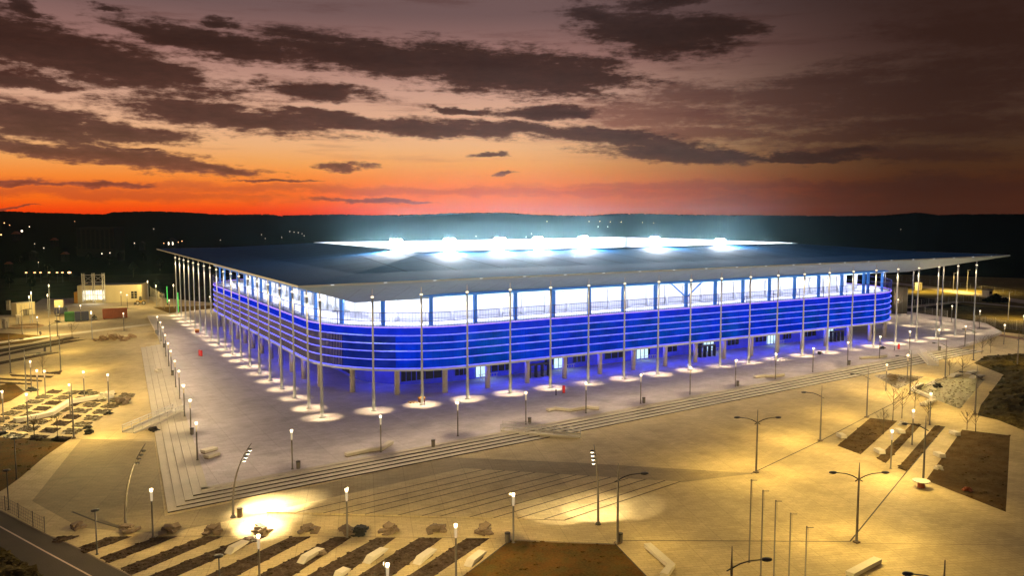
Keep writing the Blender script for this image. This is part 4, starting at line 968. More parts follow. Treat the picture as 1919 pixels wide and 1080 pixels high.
for i, (q, lab, m, s) in enumerate([((202, 748), 'heap of white stones at the end of the zigzag bench wall', 'white', 1.6), ((228, 757), 'heap of brownish stones by the last chequered square', 'stone', 1.3), ((235, 753), 'small black heap behind the brownish stones', 'black', 0.7), ((204, 777), 'black heap at the corner of a chequered square, farthest from the lamp', 'black', 0.6),
                                    ((166, 804), 'black heap beside the chequered square nearest the lamp', 'black', 0.6), ((167, 813), 'black ring shaped heap on the bare paving by the lamp', 'black', 0.8), ((157, 739), 'dark heap behind the back row of chequered squares', 'black', 0.8), ((59, 734), 'black heap on the path behind the chequered squares', 'black', 0.9), ((6, 815), 'black heap at the edge of the dry grass', 'black', 0.6), ((286, 809), 'dark rubble under the side ramp', 'black', 0.8), ((298, 697), 'pale sack heap lying on the side steps', 'white', 0.9), ((1757, 726), 'black heap on the gravel bed', 'black', 0.9), ((1672, 711), 'brown heap on the rubble patch', 'stone', 1.2), ((1759, 881), 'white and dark litter heap on the big brown bed', 'white', 0.6), ((1692, 797), 'pale litter heap behind the striped beds', 'white', 0.7), ((1812, 921), 'orange scrap heap at the edge of the big brown bed', 'rust', 0.55), ((602, 1041), 'paving offcuts at the end of a lozenge bench', 'stone', 0.6), ((1536, 664), 'dark heap by the fourteenth front mast', 'black', 0.7), ((1654, 654), 'flat dark pallet stack by a front lantern', 'black', 0.7), ((107, 604), 'dark low heap in front of the blue truck', 'black', 0.7)]):
    pile(q, lab, 9, s, m, None, LOW if q[1] > 700 or q[0] < 292 or q[0] > 1665 else 0, 30 + i, 'heap', 'heap')
# planter bin at lamp foot
x, y, _ = P(1726, 914); t = thing('planter', (x, y, LOW), 'round brownish planter tub below the lamp at the bed tip', 'planter')
b = MB(); b.lathe((0, 0), [(0.42, 0), (0.34, .5), (0.34, .7)], 14); b.build('tub', M['rust'], t); b = MB(); b.lathe((0, 0), [(0.95, .72), (0.95, .8), (0.3, .83)], 14); b.build('tray', M['white'], t)
# orange crates by masts
for q, lab in (((790, 755), 'small orange crate at the foot of the third front mast'), ((369.5, 624), 'small orange crate among the far side masts')):
    x, y, _ = P(q[0], q[1], 0); t = thing('crate', (x, y, 0), lab, 'crate', 'orange crates')
    b = MB(); b.box(-.45, .45, -.4, .4, 0.05, .75); b.build('crate_body', M['rust'], t); b = MB(); b.box(-.5, .5, -.45, .45, .75, .9); b.build('lid', M['orange'], t)
x, y, _ = P(774, 755, 0); b = MB(); [b.box(-.6, .6, -.5 + i * .25, -.32 + i * .25, 0.1, 0.14) for i in range(5)]; [b.box(-.6 + i * .55, -.5 + i * .55, -.5, .7, 0, .1) for i in range(3)]; o = b.build('pallet', M['debris']); o.location = (x, y, 0); tag(o, 'wooden pallet lying beside the orange crate in front', 'pallet')
# turnstile gates under the screen
for q, lab in (((1010, 712), 'dark turnstile block under the screen near the sixth front mast'), ((1325, 668), 'dark turnstile block under the screen at mid front'), ((1568, 633), 'dark turnstile block under the screen near the far end')):
    d = ray(*q); tt = (9.5 - CAM[1]) / d[1]; x = CAM[0] + d[0] * tt; t = thing('turnstile', (x, 9.5, 0), lab, 'turnstile', 'dark turnstiles')
    b = MB(); b.box(-2.2, 2.2, -.4, .4, 2.3, 2.6); [b.box(-2.2 + i * 1.4, -2.0 + i * 1.4, -.4, .4, 0, 2.3) for i in range(4)]; b.build('frame', M['dark'], t)
    b = MB(); [b.tube([(-2.0 + j * 1.4, 0, .3 + i * .3), (-.9 + j * 1.4, 0, .3 + i * .3)], .04, 5) for i in range(6) for j in range(3)]; b.build('bars', M['pole'], t)

# ---------------------------------------------------------------- bare young trees
def sapling(q, label, h=4.5, z=LOW, seed=0, spread=1.0):
    rnd = random.Random(seed); x, y, _ = P(q[0], q[1], z); t = thing('bare_tree', (x, y, z), label, 'tree', 'bare young trees')
    b = MB(); b.tube([(0, 0, 0), (0.05, 0.03, h * .4), (0.0, 0.08, h * .75), (.05, .05, h)], [0.06, 0.045, 0.03, 0.01], 6); b.build('trunk', M['twig'], t, smooth=True)
    c = MB()
    for i in range(16):
        z0 = h * rnd.uniform(.3, .9); a = rnd.uniform(0, 6.28); l = (h - z0) * rnd.uniform(.35, .7) * spread + .3
        p1 = (cos(a) * l * .5, sin(a) * l * .5, z0 + l * .55); p2 = (cos(a) * l * .8, sin(a) * l * .8, z0 + l * 1.05); c.tube([(0, 0, z0), p1, p2], [0.025, 0.016, 0.006], 4)
        for j in range(4):
            a2 = a + rnd.uniform(-1, 1); l2 = l * rnd.uniform(.25, .5); k = rnd.uniform(.3, 1); s0 = [p1[m] + (p2[m] - p1[m]) * k for m in range(3)]
            c.tube([s0, (s0[0] + cos(a2) * l2 * .6, s0[1] + sin(a2) * l2 * .6, s0[2] + l2 * .8)], [0.012, 0.004], 3)
    c.build('crown', M['twig'], t)
for i, (q, lab, h) in enumerate([((1673, 790), 'bare young tree behind the wide brown bed, widest crown', 5.5), ((1690, 785), 'bare young tree behind the striped beds, by the lantern', 4.5), ((1714, 772), 'slim bare tree by the white angled wall', 5.0), ((1779, 706), 'slim bare tree among the low curved benches, left', 4.0), ((1803, 705), 'slim bare tree among the low curved benches, right', 4.0),
                                  ((1840, 664), 'slim bare tree at the end of the wide steps, nearer the lamp', 3.8), ((1856, 662), 'slim bare tree at the end of the wide steps, nearer the bank', 4.0), ((1828, 810), 'bare sapling staked at the back edge of the big brown bed', 3.0), ((1655, 815), 'bare sapling in the wide brown bed', 3.5), ((64, 822), 'bare sapling at the edge of the dry grass, outer one', 3.0), ((108, 823), 'bare sapling at the edge of the dry grass, inner one', 3.0), ((135, 632), 'bare sapling on the bright yard edge', 3.6), ((80, 700), 'bare sapling by the short dark bed', 3.4), ((1739, 790), 'bare sapling beside the lantern at the gravel bed', 3.2), ((1812, 806), 'bare sapling staked at the corner of the big brown bed', 2.6)]):
    sapling(q, lab, h, seed=i, spread=1.4 if 'widest' in lab else 1.0)

# ---------------------------------------------------------------- fences
def fence(pts, z, h, label, step, m='meshfence', wires=9, group='mesh fences', post_r=0.05, gap=0.45):
    t = thing('mesh_fence', (pts[0][0], pts[0][1], z), label, 'fence', group); pb = MB()
    for a, c in zip(pts, pts[1:]):
        d = (c[0] - a[0], c[1] - a[1]); L = hypot(*d); n = max(1, int(L / step)); 
        for i in range(n + 1):
            x = a[0] + d[0] * i / n; y = a[1] + d[1] * i / n
            p = MB(); p.tube([(x, y, z), (x, y, z + h + .1)], post_r, 6); p.build('post', M[m], t, world=True)
        for i in range(wires): zz = z + .1 + (h - .15) * i / (wires - 1); pb.tube([(a[0], a[1], zz), (c[0], c[1], zz)], 0.018, 3)
        k = int(L / gap)
        for i in range(k + 1): x = a[0] + d[0] * i / k; y = a[1] + d[1] * i / k; pb.tube([(x, y, z + .1), (x, y, z + h)], 0.014, 3)
    pb.build('wire_mesh', M[m], t, world=True)
fence([P(*q)[:2] for q in ((-30, 948), (10, 958), (35, 972), (62, 988), (84, 999))], LOW, 1.5, 'wire mesh fence along the road beside the paving', 2.6, m='pole', wires=5)
fence([P(*q)[:2] for q in ((1720, 589), (1775, 599))], LOW, 2.6, 'tall wire mesh fence panels behind the far masts', 3.0)
fence([P(*q)[:2] for q in ((1827, 609), (1925, 622))], LOW, 2.6, 'tall wire mesh fence panels at the far end of the plaza', 3.0)
fence([P(*q, -0.7)[:2] for q in ((1700, 577), (1790, 568), (1850, 563))], -0.7, 2.4, 'long wire mesh fence before the olive field', 4.0, wires=4, gap=1.6)
fence([P(*q, -0.7)[:2] for q in ((1690, 527), (1800, 539), (1925, 556))], -0.7, 2.0, 'low far fence beyond the service road', 6.0, wires=3, gap=3.0)
t = thing('net_fence', (*P(283, 562)[:2], LOW), 'row of thin tall net posts beside the lamp mast', 'fence')
for i in range(11):
    p = P(283 + 2.2 * i + (i * .45) ** 1.6 * .3, 563 + i * 1.6); b = MB(); b.tube([(p[0], p[1], LOW), (p[0], p[1], LOW + 5.0)], 0.07, 5); b.build('post', M['meshfence'], t, world=True)
b = MB(); a = P(283, 563); c = P(306, 580)
for i in range(7): b.tube([(a[0], a[1], LOW + .4 + i * .7), (c[0], c[1], LOW + .4 + i * .7)], 0.025, 3)
b.build('net', M['meshfence'], t, world=True)
for q, h, lab in (((314, 572), 6.6, 'green glowing post farther from the stadium'), ((334.7, 590), 7.0, 'green glowing post nearer the stadium')):
    x, y, _ = P(*q); t = thing('green_post', (x, y, LOW), lab, 'post', 'green glowing posts'); b = MB(); b.lathe((0, 0), [(0.13, .8), (0.10, h)], 8); b.build('tube', M['greenpost'], t); b = MB(); b.lathe((0, 0), [(0.22, 0), (0.18, .8)], 8); b.build('foot', M['dark'], t)

# ================================================================= SERVICE YARD
def fr(a, c, deep):
    d = (c[0] - a[0], c[1] - a[1]); L = hypot(*d); d = (d[0] / L, d[1] / L); n = (-d[1], d[0])
    if n[0] * FWD[0] + n[1] * FWD[1] < 0: n = (-n[0], -n[1])
    return d, n, L
a = P(146, 569)[:2]; c = P(266, 566)[:2]; d, n, L = fr(a, c, 9); H_ = 6.0
BL = thing('pump_building', (a[0], a[1], LOW), 'low cream building with flat dark roof and brightly lit windows', 'building')
def pt(s, v, z): return (a[0] + d[0] * s + n[0] * v, a[1] + d[1] * s + n[1] * v, LOW + z)
def fbox(mb, s0, s1, v0, v1, z0, z1, mi=0):
    vs = [pt(s0, v0, z0), pt(s1, v0, z0), pt(s1, v1, z0), pt(s0, v1, z0), pt(s0, v0, z1), pt(s1, v0, z1), pt(s1, v1, z1), pt(s0, v1, z1)]
    mb.add(vs, [(0, 3, 2, 1), (4, 5, 6, 7), (0, 1, 5, 4), (1, 2, 6, 5), (2, 3, 7, 6), (3, 0, 4, 7)], mi)
b = MB(); fbox(b, 0, L, 0, 14, 0, H_); b.build('wall', M['cream'], BL, world=True)
b = MB(); fbox(b, .3, L - .3, .3, 13.7, H_, H_ + .02); fbox(b, 0, L, 0, .3, H_, H_ + .35, 1); fbox(b, L - .3, L, .3, 14, H_, H_ + .35, 1); fbox(b, 0, .3, .3, 14, H_, H_ + .35, 1); b.build('roof', [M['dark'], M['cream']], BL, world=True)
b = MB(); fbox(b, L * .09, L * .42, -.1, -.02, 1.2, 4.6); w = b.build('window', M['litwin'], BL, world=True)
b = MB(); [fbox(b, L * (.09 + .33 * i / 9) - .06, L * (.09 + .33 * i / 9) + .06, -.16, -.1, 1.2, 4.6) for i in range(10)]; fbox(b, L * .09, L * .42, -.16, -.1, 2.8, 2.9); o = b.build('frame', M['steel'], w); o.data.transform(__import__('mathutils').Matrix.Translation((-a[0], -a[1], -LOW)))
b = MB(); fbox(b, L * .83, L * .93, -.08, -.02, 1.3, 4.0); b.build('window', M['glass'], BL, world=True)
b = MB(); [fbox(b, L * (.83 + .1 * i / 2) - .08, L * (.83 + .1 * i / 2) + .08, -.14, -.08, 1.3, 4.0) for i in range(3)]; [fbox(b, L * .83, L * .93, -.14, -.08, 1.3 + .9 * i - .05, 1.35 + .9 * i) for i in range(4)]; b.build('window_bars', M['cream'], BL, world=True)
b = MB(); fbox(b, L * .58, L * .66, -.08, -.02, 0, 3.2); b.build('door', M['cream'], BL, world=True)
b = MB(); fbox(b, -1.4, 0, 1, 8, 0, 4.0); b.build('side_panel', M['orange'], BL, world=True)
light('AREA', BL, (d[0] * L * .25 - n[0] * 1.2, d[1] * L * .25 - n[1] * 1.2, 3.0), 500, (1.0, .93, .75), (-n[0], -n[1], -.3), (7, 3))
# lattice tower of three posts in front of the roof
TW = thing('lattice_tower', pt(L * .12, -1.2, 0), 'three posted steel lattice frame rising before the cream building', 'tower')
for i in range(3):
    b = MB(); s = L * (.11 + .155 * i)
    for ds, dv in ((-.35, -.35), (.35, -.35), (.35, .35), (-.35, .35)): b.tube([pt(s + ds, -1.2 + dv, 0), pt(s + ds, -1.2 + dv, 10.8)], .08, 5)
    for k in range(14):
        z = .4 + k * .74; b.tube([pt(s - .35, -1.55, z), pt(s + .35, -1.55, z + .74)], .05, 4); b.tube([pt(s - .35, -1.55, z), pt(s - .35, -.85, z + .74)], .05, 4); b.tube([pt(s - .35, -1.55, z), pt(s + .35, -1.55, z)], .05, 4)
    b.build('post', M['steel'], TW, world=True)
b = MB()
for z in (10.2, 7.6): 
    for v in (-1.55, -.85): b.tube([pt(L * .09, v, z), pt(L * .44, v, z)], .1, 5)
for i in range(2):
    s0 = L * (.11 + .155 * i); s1 = s0 + L * .155; b.tube([pt(s0, -1.2, 7.6), pt(s1, -1.2, 10.2)], .06, 4); b.tube([pt(s1, -1.2, 7.6), pt(s0, -1.2, 10.2)], .06, 4)
b.build('crossbeam', M['steel'], TW, world=True)
# skips / containers
def skip(q0, q1, w, h, m, label):
    a_ = P(*q0)[:2]; c_ = P(*q1)[:2]; d_, n_, L_ = fr(a_, c_, w); t = thing('skip_container', (a_[0], a_[1], LOW), label, 'container', 'skip containers')
    def pp(s, v, z): return (d_[0] * s + n_[0] * v, d_[1] * s + n_[1] * v, z)
    def bx_(mb, s0, s1, v0, v1, z0, z1):
        mb.add([pp(s0, v0, z0), pp(s1, v0, z0), pp(s1, v1, z0), pp(s0, v1, z0), pp(s0, v0, z1), pp(s1, v0, z1), pp(s1, v1, z1), pp(s0, v1, z1)], [(0, 3, 2, 1), (4, 5, 6, 7), (0, 1, 5, 4), (1, 2, 6, 5), (2, 3, 7, 6), (3, 0, 4, 7)])
    b = MB(); bx_(b, 0, L_, 0, .08, .15, h); bx_(b, 0, L_, w - .08, w, .15, h); bx_(b, 0, .08, .08, w - .08, .15, h); bx_(b, L_ - .08, L_, .08, w - .08, .15, h); bx_(b, .08, L_ - .08, .08, w - .08, .15, .25)
    b.build('tub', M[m], t)
    b = MB(); k = max(4, int(L_ / .6))
    for i in range(k + 1): s = min(L_ - .1, L_ * i / k); bx_(b, s, s + .1, -.08, 0, .15, h - .08)
    bx_(b, 0, L_, -.1, 0, h - .12, h + .04); b.build('ribs', M[m], t)
    b = MB(); [bx_(b, s, s + .3, 0.1, w - .1, 0, .15) for s in (.3, L_ - .6)]; b.build('skids', M['dark'], t)
skip((121, 604), (140, 603), 2.4, 2.7, 'green', 'green skip container in the service yard')
skip((141, 603), (167, 601.5), 2.4, 2.7, 'blue', 'dark blue skip container beside the green one')
skip((193, 599), (239, 596.5), 2.5, 3.0, 'rust', 'long rusty orange skip container in the service yard')
def vehicle_box(t, d_, n_, s0, s1, v0, v1, z0, z1, name, m, tp=0.0):
    b = MB(); pp = lambda s, v, z: (d_[0] * s + n_[0] * v, d_[1] * s + n_[1] * v, z)
    b.add([pp(s0, v0, z0), pp(s1, v0, z0), pp(s1, v1, z0), pp(s0, v1, z0), pp(s0 + tp, v0 + .1, z1), pp(s1 - tp, v0 + .1, z1), pp(s1 - tp, v1 - .1, z1), pp(s0 + tp, v1 - .1, z1)], [(0, 3, 2, 1), (4, 5, 6, 7), (0, 1, 5, 4), (1, 2, 6, 5), (2, 3, 7, 6), (3, 0, 4, 7)])
    return b.build(name, M[m], t)
def wheel(t, p, ax, r=0.45, w=.28):
    b = MB(); b.tube([(p[0] - ax[0] * w / 2, p[1] - ax[1] * w / 2, p[2]), (p[0] + ax[0] * w / 2, p[1] + ax[1] * w / 2, p[2])], r, 14); o = b.build('wheel', M['black'], t); b = MB(); b.tube([(p[0] - ax[0] * (w / 2 + .02), p[1] - ax[1] * (w / 2 + .02), p[2]), (p[0] + ax[0] * (w / 2 + .02), p[1] + ax[1] * (w / 2 + .02), p[2])], r * .55, 10); b.build('rim', M['steel'], o)
a_ = P(102, 593)[:2]; c_ = P(127, 592)[:2]; d_, n_, L_ = fr(a_, c_, 2)
t = thing('lorry', (a_[0], a_[1], LOW), 'dark blue lorry with a pale box parked in the service yard', 'lorry')
vehicle_box(t, d_, n_, 0, L_ * .72, 0, 2.3, .8, 2.7, 'load_bed', 'blue'); vehicle_box(t, d_, n_, L_ * .75, L_, 0.05, 2.25, .6, 2.9, 'cab', 'blue', .2); vehicle_box(t, d_, n_, L_ * .80, L_ * .97, -.03, .1, 1.8, 2.6, 'window', 'glass'); vehicle_box(t, d_, n_, 0, L_, .4, 1.9, .5, .8, 'chassis', 'dark')
vehicle_box(t, d_, n_, 0.1, L_ * .68, 0.1, 2.2, 2.7, 4.9, 'cargo_box', 'cream')
for s in (.16, .3, .86): wheel(t, (d_[0] * L_ * s + n_[0] * .1, d_[1] * L_ * s + n_[1] * .1, .45), n_); wheel(t, (d_[0] * L_ * s + n_[0] * 2.2, d_[1] * L_ * s + n_[1] * 2.2, .45), n_)
def car(q0, q1, m, label):
    a_ = P(*q0)[:2]; c_ = P(*q1)[:2]; d_, n_, L_ = fr(a_, c_, 2); t = thing('parked_car', (a_[0], a_[1], LOW), label, 'car', 'parked cars')
    vehicle_box(t, d_, n_, 0, L_, 0, 1.75, .3, .95, 'body', m, .08); vehicle_box(t, d_, n_, L_ * .2, L_ * .8, .08, 1.67, .95, 1.5, 'cabin', 'glass', .5)
    for s in (.2, .8):
        for v in (.06, 1.68): wheel(t, (d_[0] * L_ * s + n_[0] * v, d_[1] * L_ * s + n_[1] * v, .32), n_, .32, .2)
car((172, 600), (182, 599.5), 'dark', 'dark car parked at the end of the blue skip')
# wheel loader
a_ = P(252, 572)[:2]; c_ = P(276, 571)[:2]; d_, n_, L_ = fr(a_, c_, 2); t = thing('wheel_loader', (a_[0], a_[1], LOW), 'dark wheel loader parked before the cream building', 'loader')
vehicle_box(t, d_, n_, L_ * .1, L_ * .85, .4, 2.0, .7, 1.5, 'body', 'yellow', .1); vehicle_box(t, d_, n_, L_ * .35, L_ * .6, .5, 1.9, 1.5, 2.9, 'cab', 'dark', .15); vehicle_box(t, d_, n_, -L_ * .05, L_ * .12, 0, 2.4, .1, .9, 'bucket', 'dark', .15)
for s in (.25, .72):
    for v in (.25, 2.15): wheel(t, (d_[0] * L_ * s + n_[0] * v, d_[1] * L_ * s + n_[1] * v, .65), n_, .65, .45)
# cabin kiosk and toilets
def cabin(q0, q1, w, h, m, label, name, cat, group=None):
    a_ = P(*q0)[:2]; c_ = P(*q1)[:2]; d_, n_, L_ = fr(a_, c_, w); t = thing(name, (a_[0], a_[1], LOW), label, cat, group)
    vehicle_box(t, d_, n_, 0, L_, 0, w, .1, h, 'wall', m); vehicle_box(t, d_, n_, -.1, L_ + .1, -.1, w + .1, h + .003, h + .15, 'roof', 'white'); vehicle_box(t, d_, n_, L_ * .35, L_ * .65, -.05, 0.04, .15, 2.0, 'door', 'pole'); 
    b = MB(); pp = lambda s, v, z: (d_[0] * s + n_[0] * v, d_[1] * s + n_[1] * v, z); k = max(3, int(L_ / .8))
    for i in range(k + 1): b.tube([pp(L_ * i / k, -.03, .1), pp(L_ * i / k, -.03, h)], .05, 4)
    b.build('ribs', M['white'], t)
cabin((32, 594), (66, 590), 2.6, 4.0, 'cream', 'pale ribbed cabin at the yard edge', 'site_cabin', 'cabin')
cabin((3, 616), (9, 616), 1.3, 2.6, 'white', 'white portable toilet, outer one of a touching pair', 'portable_toilet', 'toilet', 'portable toilets')
cabin((10, 616.5), (17, 616), 1.3, 2.6, 'white', 'white portable toilet, inner one of a touching pair', 'portable_toilet', 'toilet', 'portable toilets')
cabin((31, 608.5), (38, 608), 1.3, 2.6, 'white', 'pale greenish portable toilet standing alone', 'portable_toilet', 'toilet', 'portable toilets')
# sand ring and debris heap
x, y, _ = P(48, 613); b = MB()
for i in range(28):
    an = 2 * pi * i / 28; an2 = 2 * pi * (i + 1) / 28
    b.add([(4.6 * cos(an), 4.6 * sin(an), 0.0), (4.6 * cos(an2), 4.6 * sin(an2), 0.0), (4.2 * cos(an2), 4.2 * sin(an2), .4), (4.2 * cos(an), 4.2 * sin(an), .4), (3.4 * cos(an2), 3.4 * sin(an2), .35), (3.4 * cos(an), 3.4 * sin(an), .35)], [(0, 1, 2, 3), (3, 2, 4, 5)])
b.blob((0, 0, 0), 3.4, (1, 1, .1), .1, (14, 6)); o = b.build('sand_ring', M['debris']); o.location = (x, y, LOW); tag(o, 'curved ring of sand and kerbs in front of the cabin', 'sand heap')
random.seed(77)
x, y, _ = P(209, 638); b = MB()
for i in range(90):
    u = random.uniform(-1, 1); v = random.uniform(-1, 1); h = max(0.1, 1.5 * (1 - u * u)) * random.uniform(.1, 1)
    px_ = RGT[0] * u * 4.2 + FWD[0] * v * 1.5; py_ = RGT[1] * u * 4.2 + FWD[1] * v * 1.5
    b.slab((px_, py_, h), random.uniform(.4, 1.3), random.uniform(.2, .5), random.uniform(.1, .35), random.uniform(0, 3), random.uniform(-.6, .6), random.uniform(-.6, .6))
for i in range(14):
    a1 = random.uniform(0, 6.28); u = random.uniform(-4, 4); b.tube([(RGT[0] * u, RGT[1] * u, .4), (RGT[0] * u + cos(a1) * 1.2, RGT[1] * u + sin(a1) * 1.2, random.uniform(.8, 2.2))], .05, 4)
o = b.build('debris_heap', M['debris']); o.location = (x, y, LOW); tag(o, 'long heap of timber and rubble on the yard edge before the side steps', 'debris heap')
pile((246, 633), 'small rubble heap just right of the long debris heap', 9, 1.1, 'debris', 'rubble heaps', seed=81, name='rubble_heap', cat='rubble heap')

# ---------------------------------------------------------------- far right: screen wall, posts
a_ = P(1672, 592)[:2]; d_ = (RGT[0], RGT[1]); t = thing('screen_wall', (a_[0], a_[1], LOW), 'tall dark screen wall beyond the stadium corner', 'wall')
b = MB(); n_ = FWD; b.add([(d_[0] * s + n_[0] * v, d_[1] * s + n_[1] * v, z) for z in (0, 9.0) for s, v in ((0, 0), (4.6, 0), (4.6, .6), (0, .6))], [(0, 3, 2, 1), (4, 5, 6, 7), (0, 1, 5, 4), (1, 2, 6, 5), (2, 3, 7, 6), (3, 0, 4, 7)]); b.build('panel', M['farwall'], t)
b = MB(); [b.tube([(d_[0] * s - n_[0] * .1, d_[1] * s - n_[1] * .1, 0), (d_[0] * s - n_[0] * .1, d_[1] * s - n_[1] * .1, 9.0)], .08, 5) for s in (0.1, 1.5, 3.0, 4.5)]; b.build('post', M['dark'], t)
for q, h, lab in (((1812, 546), 9, 'thin grey mast beyond the service road'), ((1786, 548), 8, 'hook topped mast on the olive field'), ((1889, 600), 8.5, 'grey mast behind the far fence panels'), ((1711, 547), 9, 'hook topped mast left of the field cabinet')):
    x, y, _ = P(q[0], q[1], -.77); t = thing('field_mast', (x, y, -.77), lab, 'mast', 'masts on the far field'); b = MB(); b.lathe((0, 0), [(0.16, 0), (0.08, h)], 6); b.build('pole', M['steel'], t); b = MB(); b.tube([(0, 0, h - .2), (.9, -.5, h)], .06, 5); b.build('arm', M['steel'], t); light('SPOT', t, (1.0, -.55, h - .1), K_STREET * 4.0, SODIUM, (.15, -.1, -1), .12, R(160), .8)
x, y, _ = P(1721, 545, -.77); t = thing('field_cabinet', (x, y, -.77), 'pale cabinet standing on the olive field', 'cabinet'); b = MB(); b.box(-1.2, 1.2, -.8, .8, .2, 3.2); b.build('case', M['cream'], t); b = MB(); b.box(-1.3, 1.3, -.9, .9, 3.2, 3.4); b.build('lid', M['white'], t); b = MB(); b.box(-.05, .05, -.84, -.8, .3, 3.0); b.build('door_seam', M['dark'], t)
x, y, _ = P(1850, 556, -.77); t = thing('gate_house', (x, y, -.77), 'small pale gate booth beside the service road', 'booth'); b = MB(); b.box(-1.3, 1.3, -1.3, 1.3, 0, 2.7); b.build('wall', M['cream'], t); b = MB(); b.box(-1.6, 1.6, -1.6, 1.6, 2.7, 2.95); b.build('roof', M['dark'], t); b = MB(); b.box(-.9, .9, -1.34, -1.3, 1.1, 2.2); b.build('window', M['glass'], t)
rnd = random.Random(3); x, y, _ = P(1866, 566, -.77); t = thing('dark_bush', (x, y, -.77), 'dark rounded bush beside the gate booth', 'bush'); b = MB()
for _ in range(160):
    a1 = rnd.uniform(0, 6.28); r1 = rnd.uniform(0, 4.2); b.blob((cos(a1) * r1, sin(a1) * r1, rnd.uniform(.2, 3.0) * (1 - r1 / 6)), rnd.uniform(.25, .6), (1, 1, .8), .5, (5, 4), 0, rnd)
b.build('leaves', M['wood'], t); b = MB(); [b.tube([(0, 0, 0), (rnd.uniform(-1, 1), rnd.uniform(-1, 1), 2)], .08, 5) for _ in range(4)]; b.build('stem', M['twig'], t)

# ================================================================= HILLS AND TOWN
prof = [(-700, 392), (-300, 396), (0, 397), (70, 400), (140, 402), (195, 403.5), (210, 399), (280, 397.5), (340, 399), (420, 404), (500, 403), (525, 405.5), (590, 404), (640, 403), (700, 405), (800, 403), (860, 400.5), (950, 400), (1000, 404), (1100, 406), (1150, 402), (1200, 402), (1300, 404), (1420, 405), (1560, 406), (1640, 406), (1720, 400), (1760, 405), (1800, 403), (1919, 403), (2300, 400), (2800, 402)]
def ridge(px):
    for (x0, y0), (x1, y1) in zip(prof, prof[1:]):
        if x0 <= px <= x1: return y0 + (y1 - y0) * (px - x0) / (x1 - x0)
    return 402
def far_pt(px, dist, py):
    d = ray(px, py); k = dist / hypot(d[0], d[1]); return (CAM[0] + d[0] * k, CAM[1] + d[1] * k, CAM[2] + d[2] * k)
b = MB(); cols = list(range(-700, 2801, 4)); rows = [(480, None), (600, .16), (740, .34), (890, .55), (1040, .8), (1150, 1.0), (1300, .9), (1600, .5)]
rnd = random.Random(2)
for px in cols:
    top = far_pt(px, 1150, ridge(px))[2]; crest = far_pt(px, 1150, ridge(px) + rnd.uniform(-.7, .7) + .8 * sin(px * .09) * sin(px * .031))[2]
    for dist, k in rows:
        d = ray(px, 408); kk = dist / hypot(d[0], d[1]); z = -0.8 if k is None else (crest if k == 1.0 else -0.8 + (top + 0.8) * k)
        b.v.append((CAM[0] + d[0] * kk, CAM[1] + d[1] * kk, z))
m_ = len(rows)
for i in range(len(cols) - 1):
    for j in range(m_ - 1):
        p = i * m_ + j; b.f.append((p, p + m_, p + m_ + 1, p + 1)); b.m.append(0)
structure('hills', b, M['hill'], smooth=True)
b = MB(); rnd = random.Random(9)          # distant winter woodland reading as one mass
for _ in range(2600):
    px = rnd.uniform(-300, 2300); dist = 1150 + rnd.uniform(0, 40); k = min(1, max(.1, (dist - 480) / 670)); top = far_pt(px, 1150, ridge(px))[2]
    d = ray(px, 408); kk = dist / hypot(d[0], d[1]); z = -0.8 + (top + .8) * k; s = rnd.uniform(0.9, 2.2)
    b.blob((CAM[0] + d[0] * kk, CAM[1] + d[1] * kk, z - .5), s, (1.5, 1.5, .9), .45, (5, 4), 0, rnd)
o = b.build('woodland', M['wood']); tag(o, 'dark leafless woodland covering the far ridge below the sunset', 'woodland', kind='stuff')
# village lamps
def hill_at(px, py):
    """a point on the rising ground that is seen at this pixel"""
    top = far_pt(px, 1150, ridge(px))[2]; best = None; prev = None
    for i in range(300):
        dist = 260 + i * 3; z = far_pt(px, dist, py)[2]
        if dist < 480: g = -0.8
        else:
            g = None
            kk = [(480, 0)] + [(r[0], r[1]) for r in rows[1:6]]
            for (d0, k0), (d1, k1) in zip(kk, kk[1:]):
                if d0 <= dist <= d1: g = -0.8 + (top + .8) * (k0 + (k1 - k0) * (dist - d0) / (d1 - d0))
            if g is None: g = top
        if z < g + 3.0: return far_pt(px, dist, py), dist
    return far_pt(px, 1100, py), 1100
VL = [(8, 418, 2.2, 0), (18, 422, 1.5, 0), (41, 433, 4.5, 1), (55, 425, 2.2, 1), (2, 440, 3, 0), (82, 465, 2, 1), (65, 457, 1.4, 1), (140, 415, 1.4, 0), (191, 475.5, 2.4, 1), (206, 474, 2, 1), (228, 428.5, 1.5, 1), (252, 456, 1.8, 1), (288, 429, 1.6, 1), (307, 456, 2, 0), (334, 454, 1.8, 0), (341, 452, 2.2, 0), (323, 457, 2, 1), (413, 450, 1.6, 1), (490, 440, 1.6, 1), (497, 447, 1.3, 1), (528, 445, 1.2, 1), (543, 434, 1.5, 1), (551, 435, 1.3, 1), (559, 436, 1.4, 1), (566, 438, 1.1, 1), (570, 442, 1.3, 1), (72, 492, 1.6, 1), (152, 466, 1.6, 1),
      (892, 443, 1.5, 1), (986, 444, 1.5, 1), (996, 438, 1.3, 1), (1025, 415, 1.4, 0), (1104, 415, 1.5, 0), (1124, 415, 1.6, 0), (1144, 416, 1.6, 0), (1164, 416, 1.6, 0), (1121, 425, 1.4, 1), (1139, 425, 1.3, 1), (1204, 417, 1.1, 0), (1225, 418, 1, 0), (1688, 430, 1.2, 1)]
fam = {}
